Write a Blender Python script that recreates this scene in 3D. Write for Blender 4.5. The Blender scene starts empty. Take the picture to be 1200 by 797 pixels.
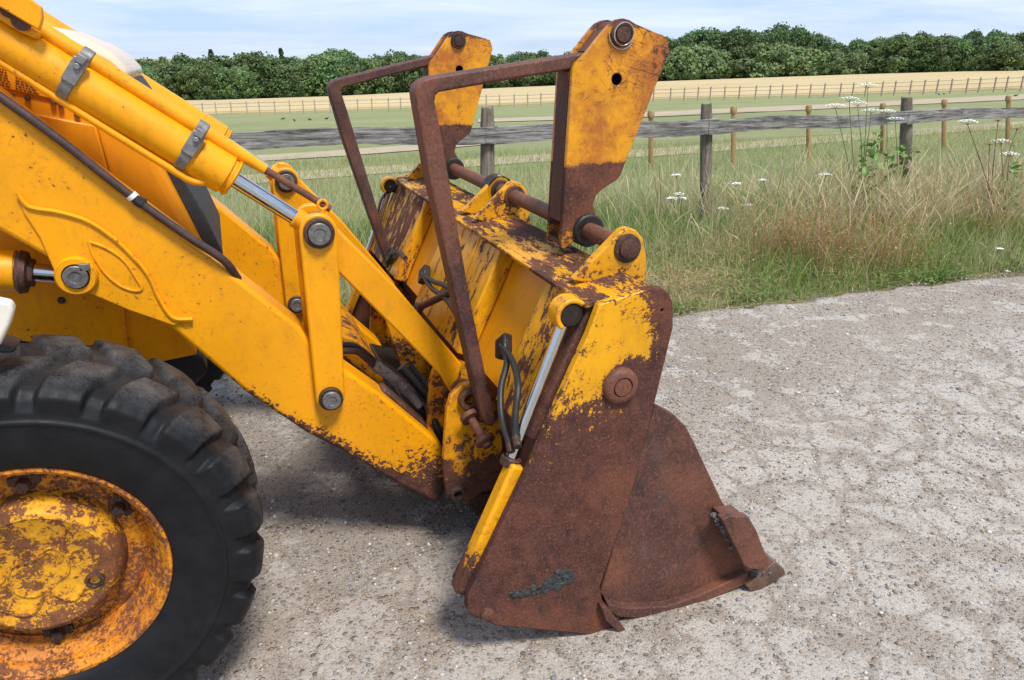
import bpy, bmesh, math, random
import numpy as np
from mathutils import Vector, Matrix, noise as mnoise
random.seed(7); np.random.seed(7)
S = bpy.context.scene
COL = S.collection
R_ = math.radians

# ------------------------------------------------------------------ camera
FPX, CX, CY, CAMH = 900.0, 600.0, 398.5, 1.48
_d = np.array([242-CX, 65-CY, FPX]); _d /= np.linalg.norm(_d)      # sideways direction of the machine
_e = np.array([1242-CX, 65-CY, FPX])
_up = np.cross(_d, _e); _up /= np.linalg.norm(_up)
if _up[1] > 0: _up = -_up
_X = np.cross(_d, _up)
if _X[0] < 0: _X = -_X
RM = np.array([_X, _d, _up])          # photo camera axes -> world
cam = bpy.data.cameras.new('camera'); camo = bpy.data.objects.new('camera', cam); COL.objects.link(camo)
cam.sensor_width = 36.0; cam.lens = FPX/1200*36.0; cam.clip_end = 6000; cam.clip_start = 0.05
c0, c1, c2 = RM @ [1, 0, 0], RM @ [0, -1, 0], RM @ [0, 0, -1]
camo.matrix_world = Matrix(((c0[0], c1[0], c2[0], 0), (c0[1], c1[1], c2[1], 0), (c0[2], c1[2], c2[2], CAMH), (0, 0, 0, 1)))
S.camera = camo
S.render.resolution_x, S.render.resolution_y = 1024, 680

# ------------------------------------------------------------------ light
SUN_EL, SUN_AZ = R_(60), R_(168)      # azimuth from +Y (compass style): behind the camera, slightly left
SUN_STR, SKY_STR, EXPO = 3.3, 0.088, 0.43
W = bpy.data.worlds.new('World'); S.world = W; W.use_nodes = True
nt = W.node_tree; nt.nodes.clear()
wo = nt.nodes.new('ShaderNodeOutputWorld'); bg = nt.nodes.new('ShaderNodeBackground')
sky = nt.nodes.new('ShaderNodeTexSky'); sky.sky_type = 'NISHITA'; sky.sun_disc = False
sky.sun_elevation = SUN_EL; sky.sun_rotation = SUN_AZ; sky.air_density = 1.0; sky.dust_density = 0.4; sky.ozone_density = 2.5
tc = nt.nodes.new('ShaderNodeTexCoord'); mp = nt.nodes.new('ShaderNodeMapping')
mp.inputs['Rotation'].default_value = (0.05, 0.0, 0.5); mp.inputs['Scale'].default_value = (1.6, 1.6, 16)
nz = nt.nodes.new('ShaderNodeTexNoise'); nz.inputs['Scale'].default_value = 2.2; nz.inputs['Detail'].default_value = 7; nz.inputs['Roughness'].default_value = .58; nz.inputs['Distortion'].default_value = .35
mr = nt.nodes.new('ShaderNodeMapRange'); mr.inputs[1].default_value = .36; mr.inputs[2].default_value = .68; mr.inputs[3].default_value = .0; mr.inputs[4].default_value = .85
mx = nt.nodes.new('ShaderNodeMix'); mx.data_type = 'RGBA'
nt.links.new(tc.outputs['Generated'], mp.inputs[0]); nt.links.new(mp.outputs[0], nz.inputs['Vector']); nt.links.new(nz.outputs[0], mr.inputs[0])
nt.links.new(mr.outputs[0], mx.inputs[0]); nt.links.new(sky.outputs[0], mx.inputs[6]); mx.inputs[7].default_value = (7.4, 8.2, 9.4, 1)
mx2 = nt.nodes.new('ShaderNodeMix'); mx2.data_type = 'RGBA'; mx2.inputs[0].default_value = .62; mx2.inputs[7].default_value = (4.1, 6.1, 9.9, 1)
nt.links.new(sky.outputs[0], mx2.inputs[6]); nt.links.new(mx2.outputs[2], mx.inputs[6])
nt.links.new(mx.outputs[2], bg.inputs[0]); bg.inputs[1].default_value = SKY_STR; nt.links.new(bg.outputs[0], wo.inputs[0])
sl = bpy.data.lights.new('sun', 'SUN'); sl.energy = SUN_STR; sl.angle = R_(13); sl.color = (1, .96, .9)
so = bpy.data.objects.new('sun', sl); COL.objects.link(so)
tosun = Vector((math.sin(SUN_AZ)*math.cos(SUN_EL), math.cos(SUN_AZ)*math.cos(SUN_EL), math.sin(SUN_EL)))
so.rotation_euler = tosun.to_track_quat('Z', 'Y').to_euler(); so.location = (0, 0, 30)
S.view_settings.view_transform = 'Standard'; S.view_settings.look = 'None'; S.view_settings.exposure = EXPO; S.view_settings.gamma = 1
S.render.engine = 'CYCLES'

# ------------------------------------------------------------------ photo measuring helpers (real planes in the world)
def ray(px, py): return RM @ np.array([px-CX, py-CY, FPX])
def P(px, py, Y):
    r = ray(px, py); t = Y/r[1]; return Vector((r[0]*t, Y, CAMH+r[2]*t))
def XZ(pts, Y): return [(v.x, v.z) for v in (P(a, b, Y) for a, b in pts)]
def G(px, py, z=0.0):
    r = ray(px, py); t = (z-CAMH)/r[2]; return Vector((r[0]*t, r[1]*t, z))
def to_px(w):
    w = np.asarray(w, float); c = (w-np.array([0, 0, CAMH])) @ RM
    return np.stack([c[..., 0]/c[..., 2]*FPX+CX, c[..., 1]/c[..., 2]*FPX+CY, c[..., 2]], -1)

# ------------------------------------------------------------------ node helpers
class N:
    def __init__(s, name):
        s.m = bpy.data.materials.new(name); s.m.use_nodes = True; s.t = s.m.node_tree; s.t.nodes.clear()
        s.out = s.t.nodes.new('ShaderNodeOutputMaterial'); s.b = s.t.nodes.new('ShaderNodeBsdfPrincipled')
        s.t.links.new(s.b.outputs[0], s.out.inputs[0])
    def put(s, sock, v):
        if isinstance(v, bpy.types.NodeSocket): s.t.links.new(v, sock)
        elif isinstance(v, (tuple, list)) and len(v) == 3 and sock.type == 'RGBA': sock.default_value = (*v, 1)
        else: sock.default_value = v
    def math(s, op, a, b=0.0, clamp=False):
        n = s.t.nodes.new('ShaderNodeMath'); n.operation = op; n.use_clamp = clamp; s.put(n.inputs[0], a); s.put(n.inputs[1], b); return n.outputs[0]
    def vmath(s, op, a, b=(0, 0, 0)):
        n = s.t.nodes.new('ShaderNodeVectorMath'); n.operation = op; s.put(n.inputs[0], a); s.put(n.inputs[1], b)
        return n.outputs['Value'] if op in ('DOT_PRODUCT', 'LENGTH', 'DISTANCE') else n.outputs[0]
    def pos(s):
        n = s.t.nodes.new('ShaderNodeNewGeometry'); return n.outputs['Position'], n.outputs['Normal']
    def mapping(s, v, rot=(0, 0, 0), scale=(1, 1, 1), loc=(0, 0, 0)):
        if rot != (0, 0, 0):
            n = s.t.nodes.new('ShaderNodeMapping'); n.inputs['Rotation'].default_value = rot; s.t.links.new(v, n.inputs[0]); v = n.outputs[0]
        n = s.t.nodes.new('ShaderNodeMapping'); n.inputs['Scale'].default_value = scale; n.inputs['Location'].default_value = loc; s.t.links.new(v, n.inputs[0]); return n.outputs[0]
    def noise(s, v, scale, detail=5, rough=.55, dist=0.0, color=False):
        n = s.t.nodes.new('ShaderNodeTexNoise'); n.inputs['Scale'].default_value = scale; n.inputs['Detail'].default_value = detail
        n.inputs['Roughness'].default_value = rough; n.inputs['Distortion'].default_value = dist; s.t.links.new(v, n.inputs['Vector']); return n.outputs[1 if color else 0]
    def voro(s, v, scale, feature='F1', rand=1.0):
        n = s.t.nodes.new('ShaderNodeTexVoronoi'); n.feature = feature; n.inputs['Scale'].default_value = scale; n.inputs['Randomness'].default_value = rand
        s.t.links.new(v, n.inputs['Vector']); return n
    def rng(s, v, a, b, c=0.0, d=1.0, smooth=False):
        n = s.t.nodes.new('ShaderNodeMapRange'); n.clamp = True
        if smooth: n.interpolation_type = 'SMOOTHSTEP'
        s.put(n.inputs[0], v)
        for i, x in enumerate((a, b, c, d)): n.inputs[i+1].default_value = x
        return n.outputs[0]
    def mix(s, f, a, b, mode='MIX'):
        n = s.t.nodes.new('ShaderNodeMix'); n.data_type = 'RGBA'; n.blend_type = mode
        s.put(n.inputs[0], f); s.put(n.inputs[6], a); s.put(n.inputs[7], b); return n.outputs[2]
    def ramp(s, v, stops):
        n = s.t.nodes.new('ShaderNodeValToRGB'); cr = n.color_ramp
        while len(cr.elements) < len(stops): cr.elements.new(.5)
        for e, (p, c) in zip(cr.elements, stops): e.position = p; e.color = (*c, 1)
        s.put(n.inputs[0], v); return n.outputs[0]
    def bump(s, h, strength=.5, dist=.002):
        n = s.t.nodes.new('ShaderNodeBump'); n.inputs['Strength'].default_value = strength; n.inputs['Distance'].default_value = dist; s.put(n.inputs['Height'], h)
        s.t.links.new(n.outputs[0], s.b.inputs['Normal'])
    def set(s, **k):
        for a, v in k.items(): s.put(s.b.inputs[a.replace('_', ' ')], v)
        return s.m

def add_all(n, xs):
    r = xs[0]
    for x in xs[1:]: r = n.math('ADD', r, x)
    return r

RUST = [(.30, (.020, .011, .010)), (.45, (.062, .027, .022)), (.56, (.098, .042, .031)), (.68, (.17, .068, .036)), (.8, (.25, .11, .055))]
def paint(name, col, level=-.5, s1=9, s2=55, w1=.5, w2=.5, stretch=None, terms=(), edge=1.2, scratch=0, gloss=.38, stain=.5, rust=RUST, dirt=.25, orange=0.0, cw=.6):
    """weathered machine paint that chips to rust; terms add rust in places of the world: ('p',(vec),off,width,amount) or ('s',(c),r,width,amount)"""
    n = N(name); p, nor = n.pos()
    q = n.mapping(p, *stretch) if stretch else p
    a = n.noise(q, s1, 4, .6); b = n.noise(q, s2, 6, .65, .4); c = n.noise(p, 150, 5, .7)
    xs = [n.math('MULTIPLY', n.math('SUBTRACT', a, .5), 2*w1), n.math('MULTIPLY', n.math('SUBTRACT', b, .5), 2*w2), n.math('MULTIPLY', n.math('SUBTRACT', c, .5), cw)]
    for t in terms:
        if t[0] == 'p': d = n.vmath('DOT_PRODUCT', p, t[1])
        else: d = n.math('MULTIPLY', n.vmath('DISTANCE', p, t[1]), -1.0)
        off = t[2] if t[0] == 'p' else -t[2]-t[3]
        xs.append(n.rng(d, off, off+t[3], 0, t[4]))
    if edge:
        bv = n.t.nodes.new('ShaderNodeBevel'); bv.samples = 4; bv.inputs['Radius'].default_value = .006
        e = n.math('SUBTRACT', 1.0, n.vmath('DOT_PRODUCT', bv.outputs[0], nor)); xs.append(n.math('MULTIPLY', e, edge))
    m = n.math('ADD', add_all(n, xs), level)
    if scratch:
        sc = None
        for ang, off in ((.5, 0), (1.25, 3.1), (2.3, 7.7), (2.9, 1.7), (.1, 5.1)):
            v = n.mapping(p, (0, ang, 0), (11, 11, 300), (off, off*2, 0)); x = n.noise(v, 1.0, 3, .55, .5)
            x = n.rng(x, .60, .70); sc = x if sc is None else n.math('MAXIMUM', sc, x)
        sc = n.math('MULTIPLY', sc, n.rng(n.noise(p, 12, 3), .40, .52)); m = n.math('ADD', m, n.math('MULTIPLY', sc, scratch))
    mask = n.rng(m, -.02, .02)
    halo = n.math('MULTIPLY', n.rng(m, -.28, 0.0), stain)
    pv = n.noise(p, 3.5, 4, .6); pc = n.mix(n.rng(pv, .35, .65), col, tuple(x*.84 for x in col))
    fleck = n.noise(n.mapping(p, (0, 0, 0), (1, 1, .35)), 30, 5, .7)
    pc = n.mix(n.math('MULTIPLY', n.rng(fleck, .5, .75), dirt), pc, (.20, .105, .022))
    if orange: pc = n.mix(n.math('MULTIPLY', n.rng(n.noise(p, 6.5, 5, .7), .44, .6), orange), pc, (.36, .10, .022))
    pc = n.mix(halo, pc, (.33, .10, .018))
    rn = n.noise(p, 22, 8, .72); rf = n.noise(p, 120, 4, .7)
    rc = n.ramp(n.math('ADD', n.math('MULTIPLY', rn, .72), n.math('MULTIPLY', rf, .28)), rust)
    vs = n.noise(n.mapping(p, (0, .35, 0), (30, 30, 3.0)), 1.0, 5, .65); rc = n.mix(n.rng(vs, .50, .66, 0, .5), rc, (.034, .022, .020))
    bg_ = n.noise(p, 5, 4, .6); rc = n.mix(n.rng(bg_, .45, .65, 0, .6), rc, (.20, .070, .036)); sp_ = n.noise(p, 150, 5, .75); rc = n.mix(n.rng(sp_, .54, .66, 0, .6), rc, (.26, .12, .055)); rc = n.mix(n.rng(sp_, .46, .34, 0, .65), rc, (.022, .014, .013))
    n.bump(n.math('ADD', n.math('MULTIPLY', mask, -1.0), n.math('ADD', n.math('MULTIPLY', n.math('MULTIPLY', rf, mask), .9), n.math('MULTIPLY', n.noise(p, 40, 3), .12))), .55, .0012)
    return n.set(Base_Color=n.mix(mask, pc, rc), Roughness=n.rng(mask, 0, 1, gloss, .82), Specular_IOR_Level=n.rng(mask, 0, 1, .36, .2))

def rusty(name, ramp, dark=0.0, s=14, stain=None, gloss=.72, terms=(), tint=(.3, .13, .05)):
    n = N(name); p, nor = n.pos()
    a = n.noise(p, s, 8, .7, .3); f = n.noise(p, 190, 4, .7); big = n.noise(p, 4.5, 3, .5)
    v = n.math('ADD', n.math('ADD', n.math('MULTIPLY', a, .55), n.math('MULTIPLY', f, .3)), n.math('MULTIPLY', big, .15))
    c = n.ramp(v, ramp)
    vs = n.noise(n.mapping(p, (0, .35, 0), (30, 30, 3.0)), 1.0, 5, .65); c = n.mix(n.rng(vs, .50, .66, 0, .55), c, (.034, .022, .020))
    vg = n.noise(n.mapping(p, (0, .2, 0), (9, 9, 4)), 1.0, 5, .7); c = n.mix(n.rng(vg, .55, .70, 0, .4), c, (.12, .105, .10))
    c = n.mix(n.rng(big, .45, .65, 0, .6), c, (.20, .070, .036)); sp_ = n.noise(p, 150, 5, .75); c = n.mix(n.rng(sp_, .54, .66, 0, .6), c, (.26, .12, .055)); c = n.mix(n.rng(sp_, .46, .34, 0, .65), c, (.022, .014, .013))
    for t in terms:
        d = n.vmath('DOT_PRODUCT', p, t[1]) if t[0] == 'p' else n.math('MULTIPLY', n.vmath('DISTANCE', p, t[1]), -1.0)
        off = t[2] if t[0] == 'p' else -t[2]-t[3]
        k = n.math('ADD', n.rng(d, off, off+t[3], 0, t[4]), n.math('MULTIPLY', n.math('SUBTRACT', n.noise(p, 45, 6, .7), .5), 1.6))
        c = n.mix(n.rng(k, .45, .75), c, t[5])
    if stain:
        st = n.noise(p, 7, 6, .65); c = n.mix(n.rng(st, .56, .7, 0, .6), c, stain)
    n.bump(n.math('ADD', n.math('MULTIPLY', f, .5), a), .45, .0015)
    return n.set(Base_Color=c, Roughness=n.rng(a, .3, .7, gloss-.12, gloss+.12), Specular_IOR_Level=.35)

def simple(name, col, rough=.5, metal=0.0, var=.25, s=40, bump=.2, spec=.5, bd=.001):
    n = N(name); p, _ = n.pos(); a = n.noise(p, s, 6, .65)
    c = n.mix(n.rng(a, .3, .7), tuple(x*(1-var) for x in col), tuple(min(1, x*(1+var)) for x in col))
    if bump: n.bump(a, bump, bd)
    return n.set(Base_Color=c, Roughness=n.rng(n.noise(p, s*2.3, 3), .3, .7, max(.02, rough-.1), min(1, rough+.1)), Metallic=metal, Specular_IOR_Level=spec)

YEL = (.89, .36, .002); OLDY = (.78, .36, .006)
M = {}
M['paint'] = paint('machine_paint', YEL, -.37, 7, 75, .35, .75, edge=1.1, dirt=.25, stain=.35)
_a, _b = P(360, 508, 2.05), P(512, 592, 2.05); _n = Vector((_b.z-_a.z, 0, -(_b.x-_a.x))).normalized(); ARMV = tuple(_n); ARMO = _a.dot(_n)
M['arm'] = paint('arm_paint', YEL, -.33, 6, 75, .35, .80, edge=1.2, dirt=.18, stain=.3,
                 terms=(('s', (.50, 2.07, .19), .02, .20, .60), ('p', ARMV, ARMO-.05, .07, .85)))
M['bonnet'] = paint('bonnet_paint', (.83, .31, .004), -.72, 5, 40, .3, .5, edge=.2, dirt=.25, stain=.2)
_ub = R_(90)-math.atan2(.722, .333)
M['back'] = paint('bucket_back_paint', OLDY, -.13, 7, 24, .55, .65, stretch=((0, -_ub, 0), (1.5, 1.15, .55)), edge=.5, stain=.45, dirt=.3,
                  terms=(('p', (0, -1, 0), -1.80, .25, .34), ('p', (0, 0, -1), -.56, .25, .35), ('p', (0, 1, 0), 3.06, .2, .2)))
M['recess'] = paint('bucket_recess_paint', (.80, .33, .006), -.50, 9, 50, .5, .5, edge=.4, stain=.4)
M['beam'] = paint('beam_paint', OLDY, .04, 8, 40, .6, .45, stretch=((0, 0, 0), (2.2, .55, 1)), edge=1.6, stain=.3)
M['side'] = paint('side_plate_paint', OLDY, -.36, 9, 40, .62, .80, stretch=((0, -.4, 0), (1.3, 1, .9)), edge=.6, scratch=.34, cw=1.2, stain=.3,
                  terms=(('p', (.84, 0, -.54), .26, .30, .9), ('p', (-.1, 0, -1), -.87, .34, .95), ('p', (0, 0, 1), .93, .05, .35), ('p', (1, 0, .2), 1.06, .06, .5), ('s', (.868, 1.5, .735), .04, .04, .9)),
                  rust=[(.30, (.026, .014, .012)), (.44, (.072, .028, .022)), (.56, (.105, .041, .031)), (.70, (.15, .058, .038)), (.84, (.21, .09, .05))])
M['fork'] = paint('fork_plate_paint', (.78, .33, .010), -.30, 8, 45, .4, .45, edge=.9, scratch=.34, stain=.75, orange=.85, dirt=.4,
                  terms=(('p', (.04, 0, -1), -1.178, .03, 1.0), ('p', (1, 0, .28), 1.44, .16, .30), ('p', (0, 0, 1), 1.54, .02, .5), ('p', (-.2, 0, -1), -1.24, .04, -.75)))
M['lug'] = paint('lug_paint', OLDY, -.12, 12, 50, .5, .5, edge=1.4, stain=.4)
M['bracket'] = paint('bracket_paint', (.80, .33, .006), -.08, 12, 45, .55, .6, edge=.9, stain=.5, terms=(('p', (0, 0, -1), -.36, .1, .45),))
M['ram_cover'] = paint('ram_cover_paint', (.84, .37, .006), -.22, 12, 45, .5, .7, edge=1.3, terms=(('p', (0, 0, -1), -.36, .14, .6),))
M['rust'] = rusty('rusted_steel', [(.34, (.035, .017, .014)), (.47, (.085, .034, .026)), (.57, (.115, .046, .033)), (.70, (.175, .075, .048))],
                  terms=(('s', (.81, 1.5, .20), .02, .16, .55, (.20, .085, .038)), ('p', (0, 0, -1), -.10, .12, .5, (.19, .088, .047))))
M['tine'] = rusty('tine_rust', [(.34, (.030, .016, .015)), (.5, (.078, .033, .029)), (.62, (.115, .047, .036)), (.74, (.17, .075, .05))], s=9, gloss=.6)
M['shaft'] = rusty('shaft_rust', [(.34, (.06, .026, .018)), (.5, (.15, .062, .036)), (.62, (.22, .095, .055)), (.74, (.3, .15, .09))], s=16, gloss=.6)
M['grease'] = simple('old_grease', (.016, .011, .009), .45, 0, .6, 60, .6, .5, .004)
M['edge_steel'] = rusty('worn_edge_steel', [(.34, (.05, .030, .02)), (.5, (.12, .070, .045)), (.62, (.18, .115, .078)), (.74, (.25, .17, .12))], s=18, gloss=.55)
M['dark_iron'] = rusty('dark_iron', [(.34, (.012, .009, .008)), (.5, (.04, .022, .017)), (.66, (.09, .045, .03)), (.8, (.16, .09, .06))], s=22, gloss=.55)
M['rim'] = paint('rim_paint', (.85, .31, .005), -.05, 16, 95, .45, .65, edge=.5, stain=.85, orange=.5, dirt=.4, gloss=.6,
                 terms=(('s', (-.465, 1.70, .454), .0, .01, 0),), rust=[(.30, (.05, .018, .010)), (.45, (.13, .045, .020)), (.58, (.21, .078, .03)), (.7, (.28, .11, .04)), (.84, (.33, .15, .06))])
M['hub'] = paint('hub_paint', (.80, .38, .008), .02, 12, 60, .6, .6, edge=.8, stain=.5, dirt=.3, gloss=.6, cw=.9, rust=[(.30, (.06, .022, .011)), (.45, (.14, .050, .022)), (.58, (.21, .08, .03)), (.7, (.28, .11, .042)), (.84, (.36, .16, .07))])
M['chrome'] = simple('chrome', (.62, .62, .62), .16, 1, .06, 30, 0)
M['bolt'] = simple('weathered_bolt', (.20, .19, .18), .45, .6, .4, 90, .4)
M['zinc'] = simple('grey_zinc', (.23, .22, .21), .5, .5, .35, 70, .3)
M['hose'] = simple('black_hose', (.016, .016, .017), .5, 0, .35, 120, .2)
M['brown_hose'] = simple('perished_brown_hose', (.055, .027, .022), .55, 0, .4, 60, .3)
M['grille'] = simple('black_grille', (.022, .022, .024), .6, 0, .35, 60, .4)
M['cream'] = simple('cream_mudguard', (.72, .66, .56), .45, 0, .08, 20, .05)
M['valve'] = simple('dirty_alloy', (.30, .26, .22), .6, .3, .5, 90, .6, .5, .003)
M['white'] = simple('white_tape', (.7, .69, .66), .6, 0, .1, 40, .1)
M['ink'] = simple('decal_ink', (.03, .02, .015), .6, 0, .1, 40, 0)
M['sky_sheen'] = simple('sky_sheen_top', (.74, .56, .38), .30, 0, .10, 5, 0)  # pale sky reflection on the yellow bonnet top, put into the colour
M['mud'] = simple('dark_putty', (.032, .033, .032), .6, 0, .5, 60, .9, .5, .006)
M['grit'] = simple('packed_grit', (.12, .115, .105), .9, 0, .7, 150, 1.0, .3, .006)
def mk_tyre():
    n = N('tyre_rubber'); p, nor = n.pos()
    r = n.vmath('LENGTH', n.vmath('MULTIPLY', n.vmath('SUBTRACT', p, (-.465, 0, .454)), (1, 0, 1)))
    a = n.noise(p, 16, 6, .65); f = n.noise(p, 210, 5, .75); b = n.noise(p, 60, 5, .7)
    c = n.mix(n.rng(a, .35, .65), (.006, .0065, .0075), (.012, .012, .0135))
    wear = n.math('MULTIPLY', n.rng(r, .432, .456), n.rng(n.math('ADD', n.math('MULTIPLY', a, .5), n.math('MULTIPLY', f, .5)), .40, .62))
    c = n.mix(n.math('MULTIPLY', wear, .6), c, (.135, .127, .118))
    c = n.mix(n.rng(n.math('MULTIPLY', b, f), .34, .44, 0, .25), c, (.10, .095, .09))
    n.bump(n.math('ADD', n.math('MULTIPLY', f, .6), n.math('MULTIPLY', b, .5)), .35, .0012)
    return n.set(Base_Color=c, Roughness=n.rng(b, .3, .7, .46, .66), Specular_IOR_Level=.22)
M['tyre'] = mk_tyre()
def mk_wood(name, c1, c2, axis_scale, lichen=.3):
    n = N(name); p, _ = n.pos()
    g = n.noise(n.mapping(p, (0, 0, 0), axis_scale), 1, 6, .7, .5); k = n.noise(p, 3, 4)
    c = n.mix(n.rng(g, .36, .62), c1, c2); c = n.mix(n.rng(k, .5, .7, 0, .5), c, tuple(x*.6 for x in c1))
    l = n.noise(p, 28, 5, .7); c = n.mix(n.rng(l, .58, .68, 0, lichen), c, (.34, .35, .30))
    n.bump(g, .9, .008)
    return n.set(Base_Color=c, Roughness=.9, Specular_IOR_Level=.2)
M['post'] = mk_wood('weathered_post', (.10, .080, .06), (.28, .235, .185), (60, 60, 3))
M['rail'] = mk_wood('weathered_rail', (.055, .051, .047), (.36, .34, .31), (4, 4, 55), .35)
M['stake'] = mk_wood('new_stake_wood', (.30, .185, .085), (.45, .31, .15), (60, 60, 3), 0)
M['far_fence'] = simple('far_fence_wood', (.36, .29, .22), .9, 0, .2, 3, 0)
M['crow'] = simple('crow_feathers', (.012, .012, .013), .6, 0, .2, 9, 0)

def vcol(name, rough=.75, trans=0.0, spec=.25):
    n = N(name); a = n.t.nodes.new('ShaderNodeAttribute'); a.attribute_name = 'Col'
    n.set(Base_Color=a.outputs[0], Roughness=rough, Specular_IOR_Level=spec)
    if trans:
        tr = n.t.nodes.new('ShaderNodeBsdfTranslucent'); n.t.links.new(a.outputs[0], tr.inputs[0]); ms = n.t.nodes.new('ShaderNodeMixShader'); ms.inputs[0].default_value = trans
        n.t.links.new(n.b.outputs[0], ms.inputs[1]); n.t.links.new(tr.outputs[0], ms.inputs[2]); n.t.links.new(ms.outputs[0], n.out.inputs[0])
    return n.m
M['grass'] = vcol('grass_blades', .7, .45); M['pebble'] = vcol('pebbles', .8)

# ------------------------------------------------------------------ mesh helpers
class MB:
    def __init__(s): s.v = []; s.f = []; s.mi = []; s.cur = 0
    def add(s, vs, fs):
        o = len(s.v); s.v += [tuple(v) for v in vs]; s.f += [tuple(i+o for i in f) for f in fs]; s.mi += [s.cur]*len(fs); return s
    def mat(s, i): s.cur = i; return s
    def prism(s, xz, y0, y1, holes=()):
        loops = [list(xz)]+[list(h) for h in holes]
        flat = [p for l in loops for p in l]; k = len(flat)
        vs = [(x, y0, z) for x, z in flat]+[(x, y1, z) for x, z in flat]; fs = []
        if holes:
            tb = bmesh.new(); o = 0
            for l in loops:
                tv = [tb.verts.new((x, z, 0)) for x, z in l]
                for i in range(len(tv)): tb.edges.new((tv[i], tv[(i+1) % len(tv)]))
            tb.verts.index_update(); bmesh.ops.triangle_fill(tb, edges=tb.edges[:], use_beauty=True, use_dissolve=False); tri = [tuple(v.index for v in f.verts) for f in tb.faces]; tb.free()
        else: tri = [tuple(range(k))]
        fs += tri+[tuple(i+k for i in reversed(t)) for t in tri]
        o = 0
        for l in loops:
            for i in range(len(l)):
                a = o+i; b = o+(i+1) % len(l); fs.append((a, a+k, b+k, b))
            o += len(l)
        return s.add(vs, fs)
    def box(s, c, h, axes=None):
        ax = axes or (Vector((1, 0, 0)), Vector((0, 1, 0)), Vector((0, 0, 1))); c = Vector(c); vs = []
        for i in (-1, 1):
            for j in (-1, 1):
                for k in (-1, 1): vs.append(c+ax[0]*h[0]*i+ax[1]*h[1]*j+ax[2]*h[2]*k)
        return s.add(vs, [(0, 1, 3, 2), (4, 6, 7, 5), (0, 4, 5, 1), (2, 3, 7, 6), (0, 2, 6, 4), (1, 5, 7, 3)])
    def lathe(s, p0, p1, prof, n=28, caps=True, disp=None):
        """prof = [(t along axis in metres, radius)]"""
        p0 = Vector(p0); ax = (Vector(p1)-p0).normalized()
        u = ax.orthogonal().normalized(); w = ax.cross(u); vs = []; fs = []
        for t, r in prof:
            for i in range(n):
                a = 2*math.pi*i/n; vs.append(p0+ax*t+(u*math.cos(a)+w*math.sin(a))*r)
        for j in range(len(prof)-1):
            for i in range(n):
                a = j*n+i; b = j*n+(i+1) % n; fs.append((a, b, b+n, a+n))
        if caps: fs.append(tuple(range(n-1, -1, -1))); fs.append(tuple((len(prof)-1)*n+i for i in range(n)))
        return s.add(vs, fs)
    def cyl(s, p0, p1, r, r1=None, n=24, ch=.0):
        L = (Vector(p1)-Vector(p0)).length; r1 = r if r1 is None else r1
        pr = [(0, r), (L, r1)] if not ch else [(0, r-ch), (ch, r), (L-ch, r1), (L, r1-ch)]
        return s.lathe(p0, p1, pr, n)
    def tube(s, pts, r, n=10, smooth=6, closed=False):
        pts = [Vector(p) for p in pts]
        if smooth and len(pts) > 2:
            q = []; ext = [2*pts[0]-pts[1]]+pts+[2*pts[-1]-pts[-2]]
            for i in range(1, len(ext)-2):
                a, b, c, d = ext[i-1:i+3]
                for k in range(smooth):
                    t = k/smooth; q.append(.5*((2*b)+(c-a)*t+(2*a-5*b+4*c-d)*t*t+(3*b-a-3*c+d)*t**3))
            pts = q+[pts[-1]]
        vs = []; fs = []; u = None; m = len(pts)
        for i, p in enumerate(pts):
            t = (pts[min(i+1, m-1)]-pts[max(i-1, 0)]).normalized()
            u = t.orthogonal().normalized() if u is None else (u-t*u.dot(t)).normalized()
            w = t.cross(u); rr = r(i/(m-1)) if callable(r) else r
            for k in range(n):
                a = 2*math.pi*k/n; vs.append(p+(u*math.cos(a)+w*math.sin(a))*rr)
        for i in range(m-1):
            for k in range(n):
                a = i*n+k; b = i*n+(k+1) % n; fs.append((a, b, b+n, a+n))
        fs.append(tuple(range(n-1, -1, -1))); fs.append(tuple((m-1)*n+k for k in range(n)))
        return s.add(vs, fs)
    def build(s, name, mat, parent=None, bevel=0.0, ang=38, seg=2):
        me = bpy.data.meshes.new(name); me.from_pydata(s.v, [], s.f)
        mats = mat if isinstance(mat, (list, tuple)) else [mat]
        for m in mats: me.materials.append(M[m] if isinstance(m, str) else m)
        if len(mats) > 1: me.polygons.foreach_set('material_index', s.mi)
        bm = bmesh.new(); bm.from_mesh(me); bmesh.ops.recalc_face_normals(bm, faces=bm.faces); bm.to_mesh(me); bm.free()
        me.shade_smooth(); me.set_sharp_from_angle(angle=R_(ang)); me.update()
        o = bpy.data.objects.new(name, me); COL.objects.link(o); attach(o, parent)
        if bevel:
            b = o.modifiers.new('bevel', 'BEVEL'); b.width = bevel; b.segments = seg; b.limit_method = 'ANGLE'; b.angle_limit = R_(40); b.harden_normals = False; b.use_clamp_overlap = True
        return o
def attach(o, parent):
    if parent is not None:
        o.parent = parent
        if parent.type == 'EMPTY': o.matrix_parent_inverse = Matrix.Translation(-parent.location)
def thing(name, label, cat, loc=(0, 0, 0), group=None):
    o = bpy.data.objects.new(name, None); COL.objects.link(o); o.location = loc; o.empty_display_size = .2
    return tag(o, label, cat, group)
def tag(o, label=None, cat=None, group=None, kind=None):
    for k, v in (('label', label), ('category', cat), ('group', group), ('kind', kind)):
        if v: o[k] = v
    return o
def kids(o): return [c for c in bpy.data.objects if c.parent == o]
def copy_part(o, parent, loc=None, rot=None):
    ch = kids(o); c = o.copy(); COL.objects.link(c); c.parent = parent
    if loc is not None: c.location = loc
    if rot is not None: c.rotation_euler = rot
    for k in ch:
        d = k.copy(); COL.objects.link(d); d.parent = c
    return c
def circ(cx, cz, r, n=24, a0=0): return [(cx+r*math.cos(a0+2*math.pi*i/n), cz+r*math.sin(a0+2*math.pi*i/n)) for i in range(n)]
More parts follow.
